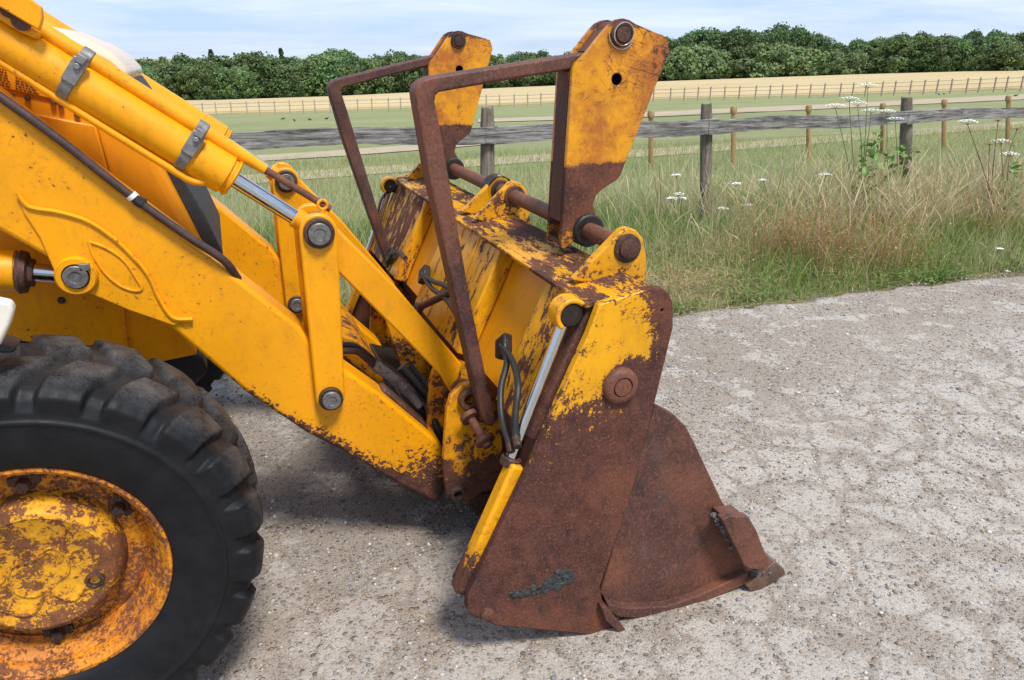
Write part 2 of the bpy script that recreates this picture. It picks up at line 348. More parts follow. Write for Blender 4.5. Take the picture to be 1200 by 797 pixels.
def npmesh(name, verts, quads, tris, mat, cols=None, parent=None, smooth=False):
    """fast mesh from numpy arrays"""
    me = bpy.data.meshes.new(name); nv = len(verts); nq = len(quads); ntr = len(tris)
    me.vertices.add(nv); me.vertices.foreach_set('co', np.asarray(verts, np.float32).ravel())
    me.loops.add(nq*4+ntr*3); idx = np.concatenate([np.asarray(quads, np.int32).ravel(), np.asarray(tris, np.int32).ravel()]) if ntr else np.asarray(quads, np.int32).ravel()
    me.loops.foreach_set('vertex_index', idx)
    me.polygons.add(nq+ntr); st = np.concatenate([np.arange(nq)*4, nq*4+np.arange(ntr)*3]).astype(np.int32); me.polygons.foreach_set('loop_start', st)
    me.update(calc_edges=True)
    if cols is not None:
        at = me.color_attributes.new('Col', 'FLOAT_COLOR', 'POINT'); at.data.foreach_set('color', np.c_[cols, np.ones(len(cols))].astype(np.float32).ravel())
    me.materials.append(M[mat] if isinstance(mat, str) else mat)
    if smooth: me.shade_smooth()
    me.validate()
    o = bpy.data.objects.new(name, me); COL.objects.link(o)
    if parent is not None: attach(o, parent)
    return o
def vnoise(x, y, seed=0):
    """smooth value noise in numpy, 0..1"""
    rs = np.random.RandomState(seed); tab = rs.rand(256, 256)
    xi = np.floor(x).astype(int); yi = np.floor(y).astype(int); fx = x-xi; fy = y-yi
    fx = fx*fx*(3-2*fx); fy = fy*fy*(3-2*fy); g = lambda a, b: tab[a % 256, b % 256]
    return (g(xi, yi)*(1-fx)+g(xi+1, yi)*fx)*(1-fy)+(g(xi, yi+1)*(1-fx)+g(xi+1, yi+1)*fx)*fy

# ------------------------------------------------------------------ terrain
AZ = np.radians([-180, -90, -30, 0, 8.5, 20.5, 32.4, 43, 50.4, 60, 100, 180])
DEP = np.radians([.5, 2.6, 2.95, 2.83, 2.67, 2.156, 1.66, 1.2, .93, .82, .5, .5])
R0, RM_, RF = 6.6, 80.0, 185.0
FENCE_LINE = [(-150, 146), (100, 141), (230, 137.5), (480, 130), (620, 125.5), (767, 119.5), (1000, 114), (1200, 107.5), (1350, 102)]
def _dep(px, py):
    r = ray(px, py); return math.atan2(r[0], r[1]), math.atan2(-r[2], math.hypot(r[0], r[1]))
_fl = [_dep(a, b) for a, b in FENCE_LINE]
AZF = np.array([-math.pi, -1.6]+[a for a, b in _fl]+[1.75, math.pi]); DEPF = np.array([.9, 4.2]+[math.degrees(b) for a, b in _fl]+[1.6, .9])*math.pi/180
def zat(x, y):
    x = np.asarray(x, float); y = np.asarray(y, float); r = np.hypot(x, y); az = np.arctan2(x, y)
    zm = CAMH-RM_*np.tan(np.interp(az, AZF, DEPF)); zf = CAMH-RF*np.tan(np.interp(az, AZ, DEP))
    zz = np.where(r < RM_, zm*np.clip((r-R0)/(RM_-R0), 0, 1), zm+(zf-zm)*np.clip((r-RM_)/(RF-RM_), 0, 1.4))
    soft = np.clip((r-R0)/4, 0, 1); front = np.clip((y-3.7)/1.5, 0, 1)
    return zz*(.5+.5*soft)*front-.03+.02*np.clip((y-3.9)/1.0, 0, 1)
def T(px, py, lift=0.0):
    r = ray(px, py); t = 2.0/np.hypot(r[0], r[1]); dt = t
    for i in range(4000):
        w = r*t
        if CAMH+w[2] < float(zat(w[0], w[1]))+lift: break
        t *= 1.012
    lo, hi = t/1.012, t
    for i in range(30):
        m = (lo+hi)/2; w = r*m
        if CAMH+w[2] < float(zat(w[0], w[1]))+lift: hi = m
        else: lo = m
    w = r*hi; return Vector((w[0], w[1], CAMH+w[2]))

def mk_pasture():
    n = N('pasture'); p, _ = n.pos()
    a = n.noise(p, .12, 5, .6); b = n.noise(p, 1.3, 6, .7); f = n.noise(p, 12, 5, .75)
    c = n.mix(n.rng(a, .38, .62), (.215, .25, .105), (.29, .29, .14)); c = n.mix(n.rng(b, .4, .68, 0, .6), c, (.34, .31, .17)); c = n.mix(n.rng(f, .45, .7, 0, .45), c, (.15, .18, .07))
    d = n.vmath('DOT_PRODUCT', p, (0, 1, 0)); nearm = n.rng(d, 4.0, 6.5, 1, 0); c = n.mix(n.math('MULTIPLY', nearm, .7), c, (.17, .13, .075))
    n.bump(f, 1.0, .05); return n.set(Base_Color=c, Roughness=.95, Specular_IOR_Level=.1)
M['pasture'] = mk_pasture()
def mk_wheat():
    n = N('wheat'); p, _ = n.pos()
    a = n.noise(n.mapping(p, (0, 0, .35), (.02, .3, 1)), 1, 5, .6); f = n.noise(p, 2.2, 6, .75)
    c = n.mix(n.rng(a, .35, .65), (.47, .36, .19), (.57, .45, .255)); c = n.mix(n.rng(f, .5, .75, 0, .4), c, (.42, .32, .17)); n.bump(f, .6, .2)
    return n.set(Base_Color=c, Roughness=.95, Specular_IOR_Level=.1)
M['wheat'] = mk_wheat()
def mk_track():
    n = N('sandy_track'); p, _ = n.pos(); a = n.noise(p, .6, 6, .7); c = n.mix(n.rng(a, .35, .65), (.46, .37, .265), (.36, .30, .19)); c = n.mix(n.rng(n.noise(p, 3, 5, .7), .55, .68, 0, .6), c, (.22, .22, .10))
    return n.set(Base_Color=c, Roughness=.95, Specular_IOR_Level=.1)
M['track'] = mk_track()
rads = np.concatenate([[0.0], np.linspace(1.5, 9, 26), np.geomspace(9.6, 320, 60), [600, 1200, 3000]]); na = 240
azs = np.linspace(-math.pi, math.pi, na, endpoint=False)
V = []
for r in rads: V.append(np.c_[r*np.sin(azs), r*np.cos(azs), np.zeros(na)])
V = np.concatenate(V); V[:, 2] = zat(V[:, 0], V[:, 1]); ii = np.arange(len(rads)-1)[:, None]*na; jj = np.arange(na)[None]
q = np.stack([ii+jj, ii+na+jj, ii+na+(jj+1) % na, ii+(jj+1) % na], -1).reshape(-1, 4)
tag(npmesh('ground', V, q, [], 'pasture', smooth=True), kind='structure')

def strip(name, top, bot, mat, lift, n=60):
    """sheet lying on the terrain between two measured lines"""
    def samp(l, k):
        xs = np.linspace(l[0][0], l[-1][0], n); ys = np.interp(xs, [a for a, b in l], [b for a, b in l]); return [(xs[i], ys[i]) for i in range(n)]
    A, B = samp(top, n), samp(bot, n); m = 5; vs = []; fs = []
    for i in range(n):
        a = T(*A[i]); b = T(*B[i])
        for k in range(m):
            w = a.lerp(b, min(k/(m-2), 1.0) if lift > .2 else k/(m-1)); vs.append((w.x, w.y, float(zat(w.x, w.y))+(lift if k < m-1 or lift < .2 else .01)))
    for i in range(n-1):
        for k in range(m-1): o = i*m+k; fs.append((o, o+1, o+m+1, o+m))
    o = npmesh(name, np.array(vs), np.array(fs), [], mat, smooth=True); return tag(o, kind='structure')
strip('sandy_path', [(200, 216), (230, 210), (360, 201), (500, 191.5), (620, 182), (780, 174), (1127, 148), (1300, 136)], [(200, 227), (230, 221), (360, 211), (500, 200), (620, 191), (780, 183), (1127, 155), (1300, 142)], 'track', .012)
strip('sandy_path', [(200, 188), (300, 183), (410, 176), (500, 169), (640, 158), (800, 148), (1300, 124)], [(200, 196), (300, 190), (410, 183), (500, 176), (640, 164.5), (800, 153), (1300, 127)], 'track', .018)
strip('sandy_path', [(560, 140), (700, 135), (780, 131), (1000, 121), (1200, 111), (1300, 106)], [(560, 144), (700, 140), (780, 137), (1000, 126.5), (1200, 117), (1300, 112)], 'track', .03)
TREE_LINE = [(-150, 121), (0, 120), (250, 118), (400, 113), (600, 103), (800, 95), (1000, 88), (1150, 84), (1350, 81)]
strip('wheat_field', [(a, b+.6) for a, b in TREE_LINE], [(a, b-3) for a, b in FENCE_LINE], 'wheat', .22)

# ------------------------------------------------------------------ yard
def mk_yard():
    n = N('worn_concrete'); p, _ = n.pos()
    wob = n.vmath('ADD', p, n.vmath('SCALE', n.vmath('SUBTRACT', n.noise(p, 5, 3, .6, 0, True), (.5, .5, .5)), (0, 0, 0)))
    nd = n.t.nodes.new('ShaderNodeVectorMath'); nd.operation = 'MULTIPLY_ADD'; n.put(nd.inputs[0], n.vmath('SUBTRACT', n.noise(p, 7, 4, .6, 0, True), (.5, .5, .5))); nd.inputs[1].default_value = (.16, .16, 0); n.put(nd.inputs[2], p); wob = nd.outputs[0]
    big = n.noise(p, 1.1, 4, .6); mid = n.noise(p, 4.5, 6, .68); fine = n.noise(p, 130, 5, .75); grit = n.noise(p, 420, 3, .7)
    cell = n.voro(n.mapping(wob, (0, 0, .35), (1, .8, 1)), 5.0, 'DISTANCE_TO_EDGE').outputs['Distance']
    front = n.rng(n.vmath('DOT_PRODUCT', p, (.25, -1, 0)), -2.15, -1.75)                       # the worn slabs lie at the bucket side of the yard
    slab = n.math('MULTIPLY', n.rng(n.math('ADD', cell, n.math('MULTIPLY', n.math('SUBTRACT', mid, .5), .20)), .015, .085), n.math('MAXIMUM', n.math('MULTIPLY', front, n.rng(mid, .36, .52)), n.rng(mid, .52, .58)))
    base = n.mix(n.rng(big, .38, .62), (.36, .30, .24), (.435, .375, .31)); base = n.mix(n.rng(fine, .42, .70), base, (.25, .20, .16))
    c = n.mix(slab, base, n.mix(n.rng(fine, .36, .66), (.56, .505, .44), (.40, .35, .30)))
    hs = []
    for sc, thr, w in ((42, .36, .9), (85, .40, .9), (170, .42, .8)):
        v = n.voro(p, sc, 'F1'); cc = v.outputs['Color']
        sep = n.t.nodes.new('ShaderNodeSeparateColor'); n.t.links.new(cc, sep.inputs[0])
        pick = n.rng(sep.outputs[0], .42, .44); st = n.math('MULTIPLY', n.rng(v.outputs['Distance'], thr, thr-.10), pick)
        stc = n.ramp(sep.outputs[1], [(0, (.075, .07, .07)), (.22, (.24, .19, .15)), (.42, (.42, .35, .28)), (.6, (.36, .22, .12)), (.74, (.17, .17, .18)), (.88, (.50, .45, .38)), (1, (.72, .69, .64))])
        kk = n.math('MULTIPLY', st, n.math('SUBTRACT', w, n.math('MULTIPLY', slab, .42))); c = n.mix(kk, c, stc); hs.append(n.math('MULTIPLY', kk, 70/sc))
    c = n.mix(n.rng(grit, .56, .66, 0, .6), c, (.08, .07, .065)); c = n.mix(n.rng(grit, .40, .30, 0, .6), c, (.70, .66, .60))
    c = n.mix(n.rng(n.noise(p, 2.3, 5, .7), .54, .70, 0, .4), c, (.28, .225, .175))
    # patchy darker brown tone below the loader arms
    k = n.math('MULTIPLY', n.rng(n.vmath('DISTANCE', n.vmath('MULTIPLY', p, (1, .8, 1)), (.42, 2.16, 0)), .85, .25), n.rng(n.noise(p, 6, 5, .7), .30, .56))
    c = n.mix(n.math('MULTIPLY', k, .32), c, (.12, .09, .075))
    n.bump(add_all(n, hs+[n.math('MULTIPLY', fine, .8), n.math('MULTIPLY', slab, .9), n.math('MULTIPLY', grit, .35)]), .9, .006)
    return n.set(Base_Color=c, Roughness=.92, Specular_IOR_Level=.2)
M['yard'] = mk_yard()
def axis(a, b, c, d, fine):
    return np.concatenate([-np.geomspace(.05, a-0, 14)[::-1]+b, np.arange(b, c, fine), c+np.geomspace(.001, d, 14)])
gx = axis(26, -1.3, 4.2, 30, .025); gy = np.concatenate([-np.geomspace(.05, 14, 14)[::-1]+1.0, np.arange(1.0, 3.84, .025), [3.84]])
XX, YY = np.meshgrid(gx, gy, indexing='ij')
YY = YY+np.where(YY > 3.0, (YY-3.0)/.84*(.05*(vnoise(XX*2.1, XX*0+3.3, 3)-.5)*2+.04*(vnoise(XX*9, XX*0, 4)-.5)*2-.028*(XX-2.0)), 0)
ZZ = .008*(vnoise(XX*3.1, YY*3.1, 1)-.5)+.005*(vnoise(XX*8, YY*8, 2)-.5)+.005*(vnoise(XX*24, YY*24, 5)-.5)
ZZ *= np.clip((4.0-np.abs(XX-1.4))/1.0, 0, 1)
ZZ[:, -1] = -.05
ny = len(gy); ii = np.arange(len(gx)-1)[:, None]*ny; jj = np.arange(ny-1)[None]
q = np.stack([ii+jj, ii+ny+jj, ii+ny+jj+1, ii+jj+1], -1).reshape(-1, 4)
tag(npmesh('yard', np.stack([XX, YY, ZZ], -1).reshape(-1, 3), q, [], 'yard', smooth=True), kind='structure')
def yard_z(x, y): return .008*(vnoise(x*3.1, y*3.1, 1)-.5)+.005*(vnoise(x*8, y*8, 2)-.5)+.005*(vnoise(x*24, y*24, 5)-.5)

# loose gravel, nobody could count it
bmi = bmesh.new(); bmesh.ops.create_icosphere(bmi, subdivisions=1, radius=1.0); iv = np.array([v.co[:] for v in bmi.verts]); itf = np.array([[v.index for v in f.verts] for f in bmi.faces]); bmi.free()
NP = 14000
x = np.random.uniform(-1.2, 5.5, NP*4); y = 1.0+2.84*np.random.rand(NP*4)**1.0
pp = to_px(np.c_[x, y, x*0]); keep = (pp[:, 0] > -20) & (pp[:, 0] < 1220) & (pp[:, 1] < 815) & (vnoise(x*5, y*5, 9) > .25+.35*np.random.rand(NP*4)); x, y = x[keep][:NP], y[keep][:NP]; k = len(x)
sz = np.random.lognormal(math.log(.0033), .42, k).clip(.0016, .016); sc = np.c_[sz*np.random.uniform(.8, 1.4, k), sz*np.random.uniform(.7, 1.1, k), sz*np.random.uniform(.45, .8, k)]
an = np.random.rand(k)*6.28; vv = iv[None]*(1+.35*(np.random.rand(k, 12, 1)-.5))*sc[:, None]
xr = vv[..., 0]*np.cos(an)[:, None]-vv[..., 1]*np.sin(an)[:, None]; yr = vv[..., 0]*np.sin(an)[:, None]+vv[..., 1]*np.cos(an)[:, None]
vv = np.stack([xr+x[:, None], yr+y[:, None], vv[..., 2]+(yard_z(x, y)+sz*.25)[:, None]], -1).reshape(-1, 3)
pal = np.array([(.36, .31, .26), (.28, .23, .18), (.45, .42, .38), (.17, .16, .16), (.38, .26, .16), (.24, .24, .25), (.55, .52, .48), (.31, .29, .26)]); pc = pal[np.random.randint(0, len(pal), k)]*np.random.uniform(.75, 1.15, (k, 1))
o = npmesh('gravel', vv, np.zeros((0, 4), int), (itf[None]+np.arange(k)[:, None, None]*12).reshape(-1, 3), 'pebble', np.repeat(pc, 12, 0))
tag(o, 'loose mixed gravel scattered over the worn concrete yard', 'gravel', kind='stuff')

# ================================================================== THE LOADER
LO = thing('backhoe_loader', 'yellow backhoe loader with rusty front shovel and folded pallet forks', 'loader', (0, 2.575, 0))
DY = .93
def pin(parent, c, r, y0, y1, mat='bolt', ring='dark_iron', rr=1.35, name='pivot_pin'):
    m = MB(); m.mat(0).lathe((c.x, y1, c.z), (c.x, y0, c.z), [(0, r*rr), (y1-y0-.012, r*rr), (y1-y0-.010, r*rr*.93), (y1-y0-.010, r*1.08)], 28, False)
    m.mat(1).lathe((c.x, y1, c.z), (c.x, y0, c.z), [(0, r), (y1-y0-.002, r), (y1-y0, r*.93), (y1-y0, r*.55), (y1-y0-.003, r*.5), (y1-y0-.003, .0005)], 28, False)
    return m.build(name, [ring, bolt_m(mat)], parent)
def bolt_m(m): return m
# -- arms
arm_px = [(-150, -5), (0, 113), (81, 177), (281, 328), (351, 383), (366, 405), (400, 430), (447, 463), (519, 522), (522, 574), (512, 591), (465, 567), (400, 528), (360, 508), (288, 460), (204, 388), (53, 301), (0, 271), (-150, 180)]
arm = MB().prism(XZ(arm_px, 2.05), 2.05, 2.17).build('loader_arm', 'arm', LO, .012, seg=3)
dp = [(21, 227), (29, 238), (39, 244), (70, 249), (102, 259), (130, 277), (151, 296), (172, 320), (186, 349), (197, 367), (207, 374), (225, 376), (203, 382), (151, 364), (95, 340), (76, 334), (63, 317), (46, 278), (27, 249)]
MB().prism(XZ(dp, 2.043), 2.043, 2.056).build('doubler_plate', 'paint', arm, .003)
MB().tube([P(a, b, 2.041) for a, b in [(21, 227), (29, 238), (39, 244), (70, 249), (102, 259), (130, 277), (151, 296), (172, 320), (186, 349), (197, 367), (207, 374), (226, 374)]], .0055, 8).build('weld_bead', 'paint', arm)
eye = [(104, 283), (125, 291), (145, 305), (159, 325), (166, 338), (158, 341), (141, 335), (124, 321), (110, 300), (104, 283)]
MB().tube([P(a, b, 2.0425) for a, b in eye], .0042, 8).build('weld_bead', 'paint', arm)
c = P(89, 324, 2.03); MB().lathe((c.x, 2.06, c.z), (c.x, 2.0, c.z), [(0, .047), (.028, .047), (.034, .043), (.034, .031)], 32, False).build('boss_ring', 'paint', arm, 0)
pin(arm, c, .0275, 2.018, 2.06, ring='dark_iron', rr=1.12)
MB().box(P(99, 313, 2.024), (.012, .006, .009)).build('grease_tab', 'bolt', arm, .002)
# straps (outer and inner cheek of each arm) and tipping levers
ct, cb = P(373, 272, 2.03), P(387, 465, 2.03)
def capsule(a, b, ra, rb, n=14):
    d = math.atan2(b.z-a.z, b.x-a.x); pts = []
    for i in range(n+1): t = d+math.pi/2+math.pi*i/n; pts.append((a.x+ra*math.cos(t), a.z+ra*math.sin(t)))
    for i in range(n+1): t = d-math.pi/2+math.pi*i/n; pts.append((b.x+rb*math.cos(t), b.z+rb*math.sin(t)))
    return pts
strap = MB().prism(capsule(ct, cb, .049, .040), 2.022, 2.048).build('lever_strap', 'paint', LO, .005)
pin(strap, ct, .029, 1.998, 2.05, rr=1.38); pin(strap, cb, .026, 1.998, 2.05, rr=1.30)
strap_in = MB().prism(capsule(ct, cb, .049, .040), 2.172, 2.196).build('lever_strap', 'paint', LO, .005)
lev_px = [(358, 258), (378, 251), (395, 268), (463, 335), (541, 427), (535, 450), (529, 461), (517, 440), (455, 378), (395, 318), (365, 292)]
lever = MB().prism(XZ(lev_px, 2.07), 2.065, 2.15).build('tipping_lever', 'paint', LO, .006)
# -- tilt ram
def ax(px, py): return P(px, py, 2.11)
e0, e1, e2 = ax(-120, -29), ax(273, 209), ax(373, 272)
L1 = (e1-e0).length
ram = MB().lathe(e0, e1, [(0, .050), (L1-.10, .050), (L1-.098, .053), (L1-.018, .053), (L1-.014, .046), (L1-.008, .046), (L1-.006, .050), (L1, .050), (L1+.003, .046), (L1+.003, .02)], 36).build('tilt_ram', 'paint', LO)
MB().cyl(e1, e1.lerp(e2, .72), .0205, n=28).build('piston_rod', 'chrome', ram)
MB().cyl(e1.lerp(e2, .70), e1.lerp(e2, .96), .027, n=24, ch=.004).build('rod_eye', 'paint', ram)
t0, t1, t2 = ax(-100, -58), ax(311, 199), ax(387, 245)
Lt = (t1-t0).length
gauge = MB().lathe(t0, t1, [(0, .0185), (Lt-.11, .0185), (Lt, .0135)], 24).build('level_gauge_tube', 'paint', LO)
MB().cyl(t1-(t1-t0).normalized()*.01, t2, .0098, n=16).build('gauge_rod', 'shaft', gauge)
rg = MB(); rg.tube([P(378, 240, 2.10)+Vector((.012*math.cos(a), 0, .012*math.sin(a))) for a in np.linspace(0, 6.28, 14)], .0045, 8, 2); rg.cyl(P(375, 262, 2.10), P(379, 246, 2.10), .006, n=10); rg.build('rod_guide', 'paint', gauge)
pipe = MB().tube([ax(-120, -8), ax(0, 70), ax(110, 140), ax(205, 199), ax(222, 209), ax(236, 212), ax(243, 208), ax(246, 200)], .0095, 12, 5).build('feed_pipe', 'paint', ram)
pipe.location.y = -.025
axd = (e1-e0).normalized(); side = Vector((0, 1, 0)); upv = axd.cross(side).normalized()
if upv.z < 0: upv = -upv
def rclamp(px, py):
    c = ax(px, py); k = (c-e0).dot(axd); cc = e0+axd*k; m = MB()
    m.lathe(cc-axd*.013, cc+axd*.013, [(0, .0515), (.0, .055), (.026, .055), (.026, .0515)], 36, False)
    g = t0+(t1-t0).normalized()*((c-t0).dot((t1-t0).normalized())); m.lathe(g-axd*.013, g+axd*.013, [(0, .019), (0, .0225), (.026, .0225), (.026, .019)], 24, False)
    f = cc-side*.050+upv*.028; m.box(f, (.016, .010, .030), (axd, side, upv)); m.box(f+upv*.030-side*.004, (.010, .014, .010), (axd, side, upv)); m.cyl(f-side*.018+upv*.012, f+upv*.012, .008, n=6)
    m.build('pipe_clamp', 'zinc', ram, .002)
rclamp(86, 92); rclamp(222, 174)
# covering plate where the rams meet the tower
tp = MB().prism(XZ([(-140, -110), (35, -2), (49, 8), (50.5, 22), (47, 36), (0, 8), (-140, -78)], 2.04), 2.03, 2.055).build('tower_plate', 'paint', LO, .003)
MB().prism(XZ([(-100, -40), (0, 12), (46, 38), (44, 47), (22, 37), (0, 24), (-100, -25)], 2.06), 2.057, 2.16).build('tower_boss', 'paint', tp, .006)
m = MB(); m.lathe(P(25, 25, 2.048), P(25, 25, 2.058), [(0, .02), (.03, .02)], 16); m.lathe(P(8, 12, 2.048), P(8, 12, 2.058), [(0, .014), (.03, .014)], 16); m.build('tower_bolt', 'dark_iron', tp)
# -- lift ram below the arm
l0, l1, l2 = P(-140, 317, 2.13), P(27, 318, 2.13), P(92, 323, 2.13)
LL = (l1-l0).length
lram = MB().lathe(l0, l1, [(0, .052), (LL-.012, .052), (LL-.012, .047), (LL, .047)], 32).build('lift_ram', 'paint', LO)
MB().lathe(l1-Vector((.012, 0, 0)), l2, [(0, .05), (.008, .054), (.022, .050), (.026, .036), (.036, .034), (.036, .02)], 28).build('gland_nut', 'dark_iron', lram)
MB().cyl(l1, l2, .023, n=24).build('piston_rod', 'chrome', lram)
# -- far arm and its gear: same pieces one arm spacing further
LOC = Vector((0, DY, 0))
for o in (arm, strap, strap_in, lever, ram, lram):
    f = copy_part(o, LO, LOC); f.matrix_parent_inverse = Matrix.Translation(-LO.location)
    for k in kids(f):
        if k.name.startswith('pipe_clamp'): bpy.data.objects.remove(k)
# -- bonnet
bon = MB().prism(XZ([(-160, 10), (40, 42), (112, 64), (136, 76), (146, 98), (188, 190), (239, 289), (232, 335), (-160, 335)], 2.27), 2.27, 2.93).build('bonnet', 'bonnet', LO, .03, seg=4)
MB().prism(XZ([(146, 93), (160, 112), (206, 196), (240, 252), (262, 298), (257, 303), (239, 290), (188, 191)], 2.30), 2.30, 2.90).build('front_grille', 'grille', bon, .006)
MB().prism(XZ([(-160, 60), (20, 70), (100, 92), (112, 128), (85, 122), (0, 103), (-160, 72)], 2.262), 2.262, 2.29).build('side_panel', 'bonnet', bon, .003)
MB().prism(XZ([(-160, 98), (10, 127), (86, 142), (112, 147), (129, 208), (146, 262), (-160, 200)], 2.262), 2.260, 2.29).build('side_panel', 'bonnet', bon, .004)
MB().prism(XZ([(114, 147), (118, 148), (134, 208), (152, 264), (149, 264), (130, 208)], 2.262), 2.262, 2.28).build('panel_edge', 'bonnet', bon, .0015)
MB().prism(XZ([(10, 22), (70, 33), (112, 50), (136, 64), (151, 80), (157, 93), (128, 98), (60, 72)], 2.42), 2.33, 2.87).build('top_panel', 'sky_sheen', bon, .035, seg=5)
m = MB()
for i in range(7):
    for (xa, xb) in ((-34, 7+i), (18, 20+22+(i*2) % 9)):
        if xa == 18 and i < 1: continue
        y = 80+i*3.1; xx = xa
        while xx < xb:
            w = random.uniform(2.0, 6.5); w = min(w, xb-xx); yy = y+(xx)*.235
            m.prism(XZ([(xx, yy), (xx+w, yy+w*.235), (xx+w, yy+w*.235+.9), (xx, yy+.9)], 2.2600), 2.2600, 2.2612); xx += w+1.0
m.build('decal_print', 'ink', bon)
for a, b in ((62, 119), (90, 135), (14, 113), (32, 115), (71, 123)): MB().lathe(P(a, b, 2.255), P(a, b, 2.265), [(0, .006), (.012, .007)], 10).build('panel_clip', 'dark_iron', bon)
# -- chassis
ch = MB().prism(XZ([(-170, 296), (60, 300), (204, 380), (232, 416), (178, 427), (140, 420), (0, 396), (-170, 372)], 2.33), 2.33, 2.87).build('chassis', 'paint', LO, .008)
MB().prism(XZ([(141, 350), (144, 351), (152, 424), (149, 424)], 2.322), 2.322, 2.335).build('seam', 'paint', ch)
MB().lathe(P(72, 352, 2.326), P(72, 352, 2.34), [(0, .010), (.02, .010)], 14).build('bolt', 'dark_iron', ch)
MB().prism(XZ([(185, 418), (236, 416), (244, 436), (226, 454), (196, 440)], 2.38), 2.38, 2.8).build('sump', 'hose', ch, .01)
WC = Vector((-.465, 0, .454))
MB().cyl((WC.x, 1.75, WC.z), (WC.x, 3.40, WC.z), .075, n=20).build('axle', 'dark_iron', LO)
# -- wheels
def make_wheel():
    n = 720; Yc = 1.735
    half = [(.140, .258), (.150, .268), (.158, .285), (.166, .31), (.170, .34), (.170, .362), (.1725, .366), (.1725, .372), (.168, .376), (.166, .388), (.162, .396), (.155, .411), (.144, .424), (.126, .4325), (.10, .4365), (.07, .4385), (.035, .4395)]
    prof = []
    for i in range(len(half)-1):
        a, b = half[i], half[i+1]
        st = 3 if i > 6 else 2
        for k in range(st): prof.append((a[0]+(b[0]-a[0])*k/st, a[1]+(b[1]-a[1])*k/st))
    prof.append(half[-1]); prof = [(y, r+.000 if r > .40 else r) for y, r in prof]; prof = [(-y, r) for y, r in prof]+[(0, .4365)]+[(y, r) for y, r in reversed(prof)]
    prof = np.array(prof); th = np.linspace(0, 2*np.pi, n, endpoint=False); NL = 22
    Yv, Tv = np.meshgrid(prof[:, 0], th, indexing='ij'); Rv = np.repeat(prof[:, 1][:, None], n, 1)
    s = np.abs(Yv)/.15; sgn = np.sign(Yv); ph = (NL*Tv/(2*np.pi)+np.where(sgn < 0, 0, .5)+.42*np.clip(1-s, 0, 1)**1.1*1.25)
    fr = ph-np.floor(ph); lug = np.clip((.375-np.abs(fr-.5))/.07, 0, 1)
    env = np.clip((Rv-.388)/.022, 0, 1)*np.clip((np.abs(Yv)-.006)/.02, 0, 1)
    wob = .0022*(vnoise(Tv*40, Yv*60, 21)-.5)*env
    lug = lug*lug*(3-2*lug); h = lug*env*.0185+wob
    # lugs push outward, on the shoulder also sideways
    sh = np.clip((np.abs(Yv)-.11)/.04, 0, 1); Rr = Rv+h*(1-.45*sh); Yy = Yv+sgn*h*.75*sh
    Rr += .0016*np.exp(-((prof[:, 1]-.30)/.004)**2)[:, None]
    X = WC.x+Rr*np.cos(Tv); Z = WC.z+Rr*np.sin(Tv); k = len(prof)
    ii = np.arange(k-1)[:, None]*n; jj = np.arange(n)[None]
    q = np.stack([ii+jj, ii+(jj+1) % n, ii+n+(jj+1) % n, ii+n+jj], -1).reshape(-1, 4)
    w = MB().lathe((WC.x, 1.86, WC.z), (WC.x, 1.66, WC.z), [(0, .10), (.05, .12), (.155, .12), (.16, .05)], 24).build('front_wheel', 'dark_iron', LO)
    t = npmesh('tyre', np.stack([X, Yc+Yy, Z], -1).reshape(-1, 3), q, [], 'tyre', smooth=True); attach(t, w)
    def lat(pr, nn=64): m = MB(); m.lathe((WC.x, 2.0, WC.z), (WC.x, 1.0, WC.z), [(2.0-y, r) for y, r in pr], nn, False); return m
    lat([(1.63, .262), (1.600, .263), (1.591, .259), (1.590, .252), (1.598, .246), (1.604, .240), (1.612, .236), (1.628, .233), (1.634, .226), (1.644, .222), (1.652, .217), (1.668, .213), (1.674, .206), (1.675, .10)], 96).build('rim', 'rim', w)
    rg = lat([(1.676, .210), (1.669, .205), (1.666, .198)], 80); rg.build('rim_bead', 'rim', w)
    lat([(1.68, .166), (1.650, .162), (1.634, .156), (1.618, .147), (1.612, .141), (1.610, .134), (1.613, .130), (1.612, .0005)], 80).build('hub_drum', 'hub', w)
    def hp(a, r, y): return Vector((WC.x+r*math.cos(R_(a)), y, WC.z+r*math.sin(R_(a))))
    for a in (90, 30, 152, 212, 268):
        m = MB(); m.lathe(hp(a, .190, 1.68), hp(a, .190, 1.0), [(0, .024), (.012, .023), (.016, .018)], 14); m.lathe(hp(a, .190, 1.675), hp(a, .190, 1.0), [(0, .0155), (.034, .0145), (.036, .008)], 6)
        ra = Vector((math.cos(R_(a)), 0, math.sin(R_(a)))); ta = Vector((-ra.z, 0, ra.x)); m.box(hp(a, .194, 1.672), (.010, .030, .006), (ra, ta, Vector((0, 1, 0)))); m.build('wheel_nut', 'dark_iron', w, .002)
    m = MB(); o = hp(-22, .108, 1.612); m.lathe(o+Vector((0, .004, 0)), o-Vector((0, 1, 0)), [(0, .020), (.010, .019), (.012, .014), (.008, .011), (.002, .010), (.002, .0005)], 20, False); m.build('drain_plug', 'dark_iron', w)
    m = MB(); rs = random.Random(4)
    for pts in ([(-.13, .01), (-.08, -.005), (-.05, .03), (-.01, .035), (.035, .05), (.05, .02), (.06, .055), (.075, .10)], [(-.05, .03), (-.065, -.01), (-.045, -.045), (-.015, -.055), (.01, -.045), (.03, -.07), (.06, -.085), (.09, -.06), (.125, -.06), (.14, -.04)], [(-.13, -.05), (-.09, -.075), (-.05, -.10), (-.02, -.09), (.0, -.06)], [(.01, .05), (.04, .06), (.065, .03), (.06, -.01), (.03, -.03)]):
        m.tube([Vector((WC.x+a*.9, 1.6115, WC.z+b*.95)) for a, b in pts], .0032, 6, 4)
    m.build('casting_ridge', 'hub', w)
    return w
wh = make_wheel()
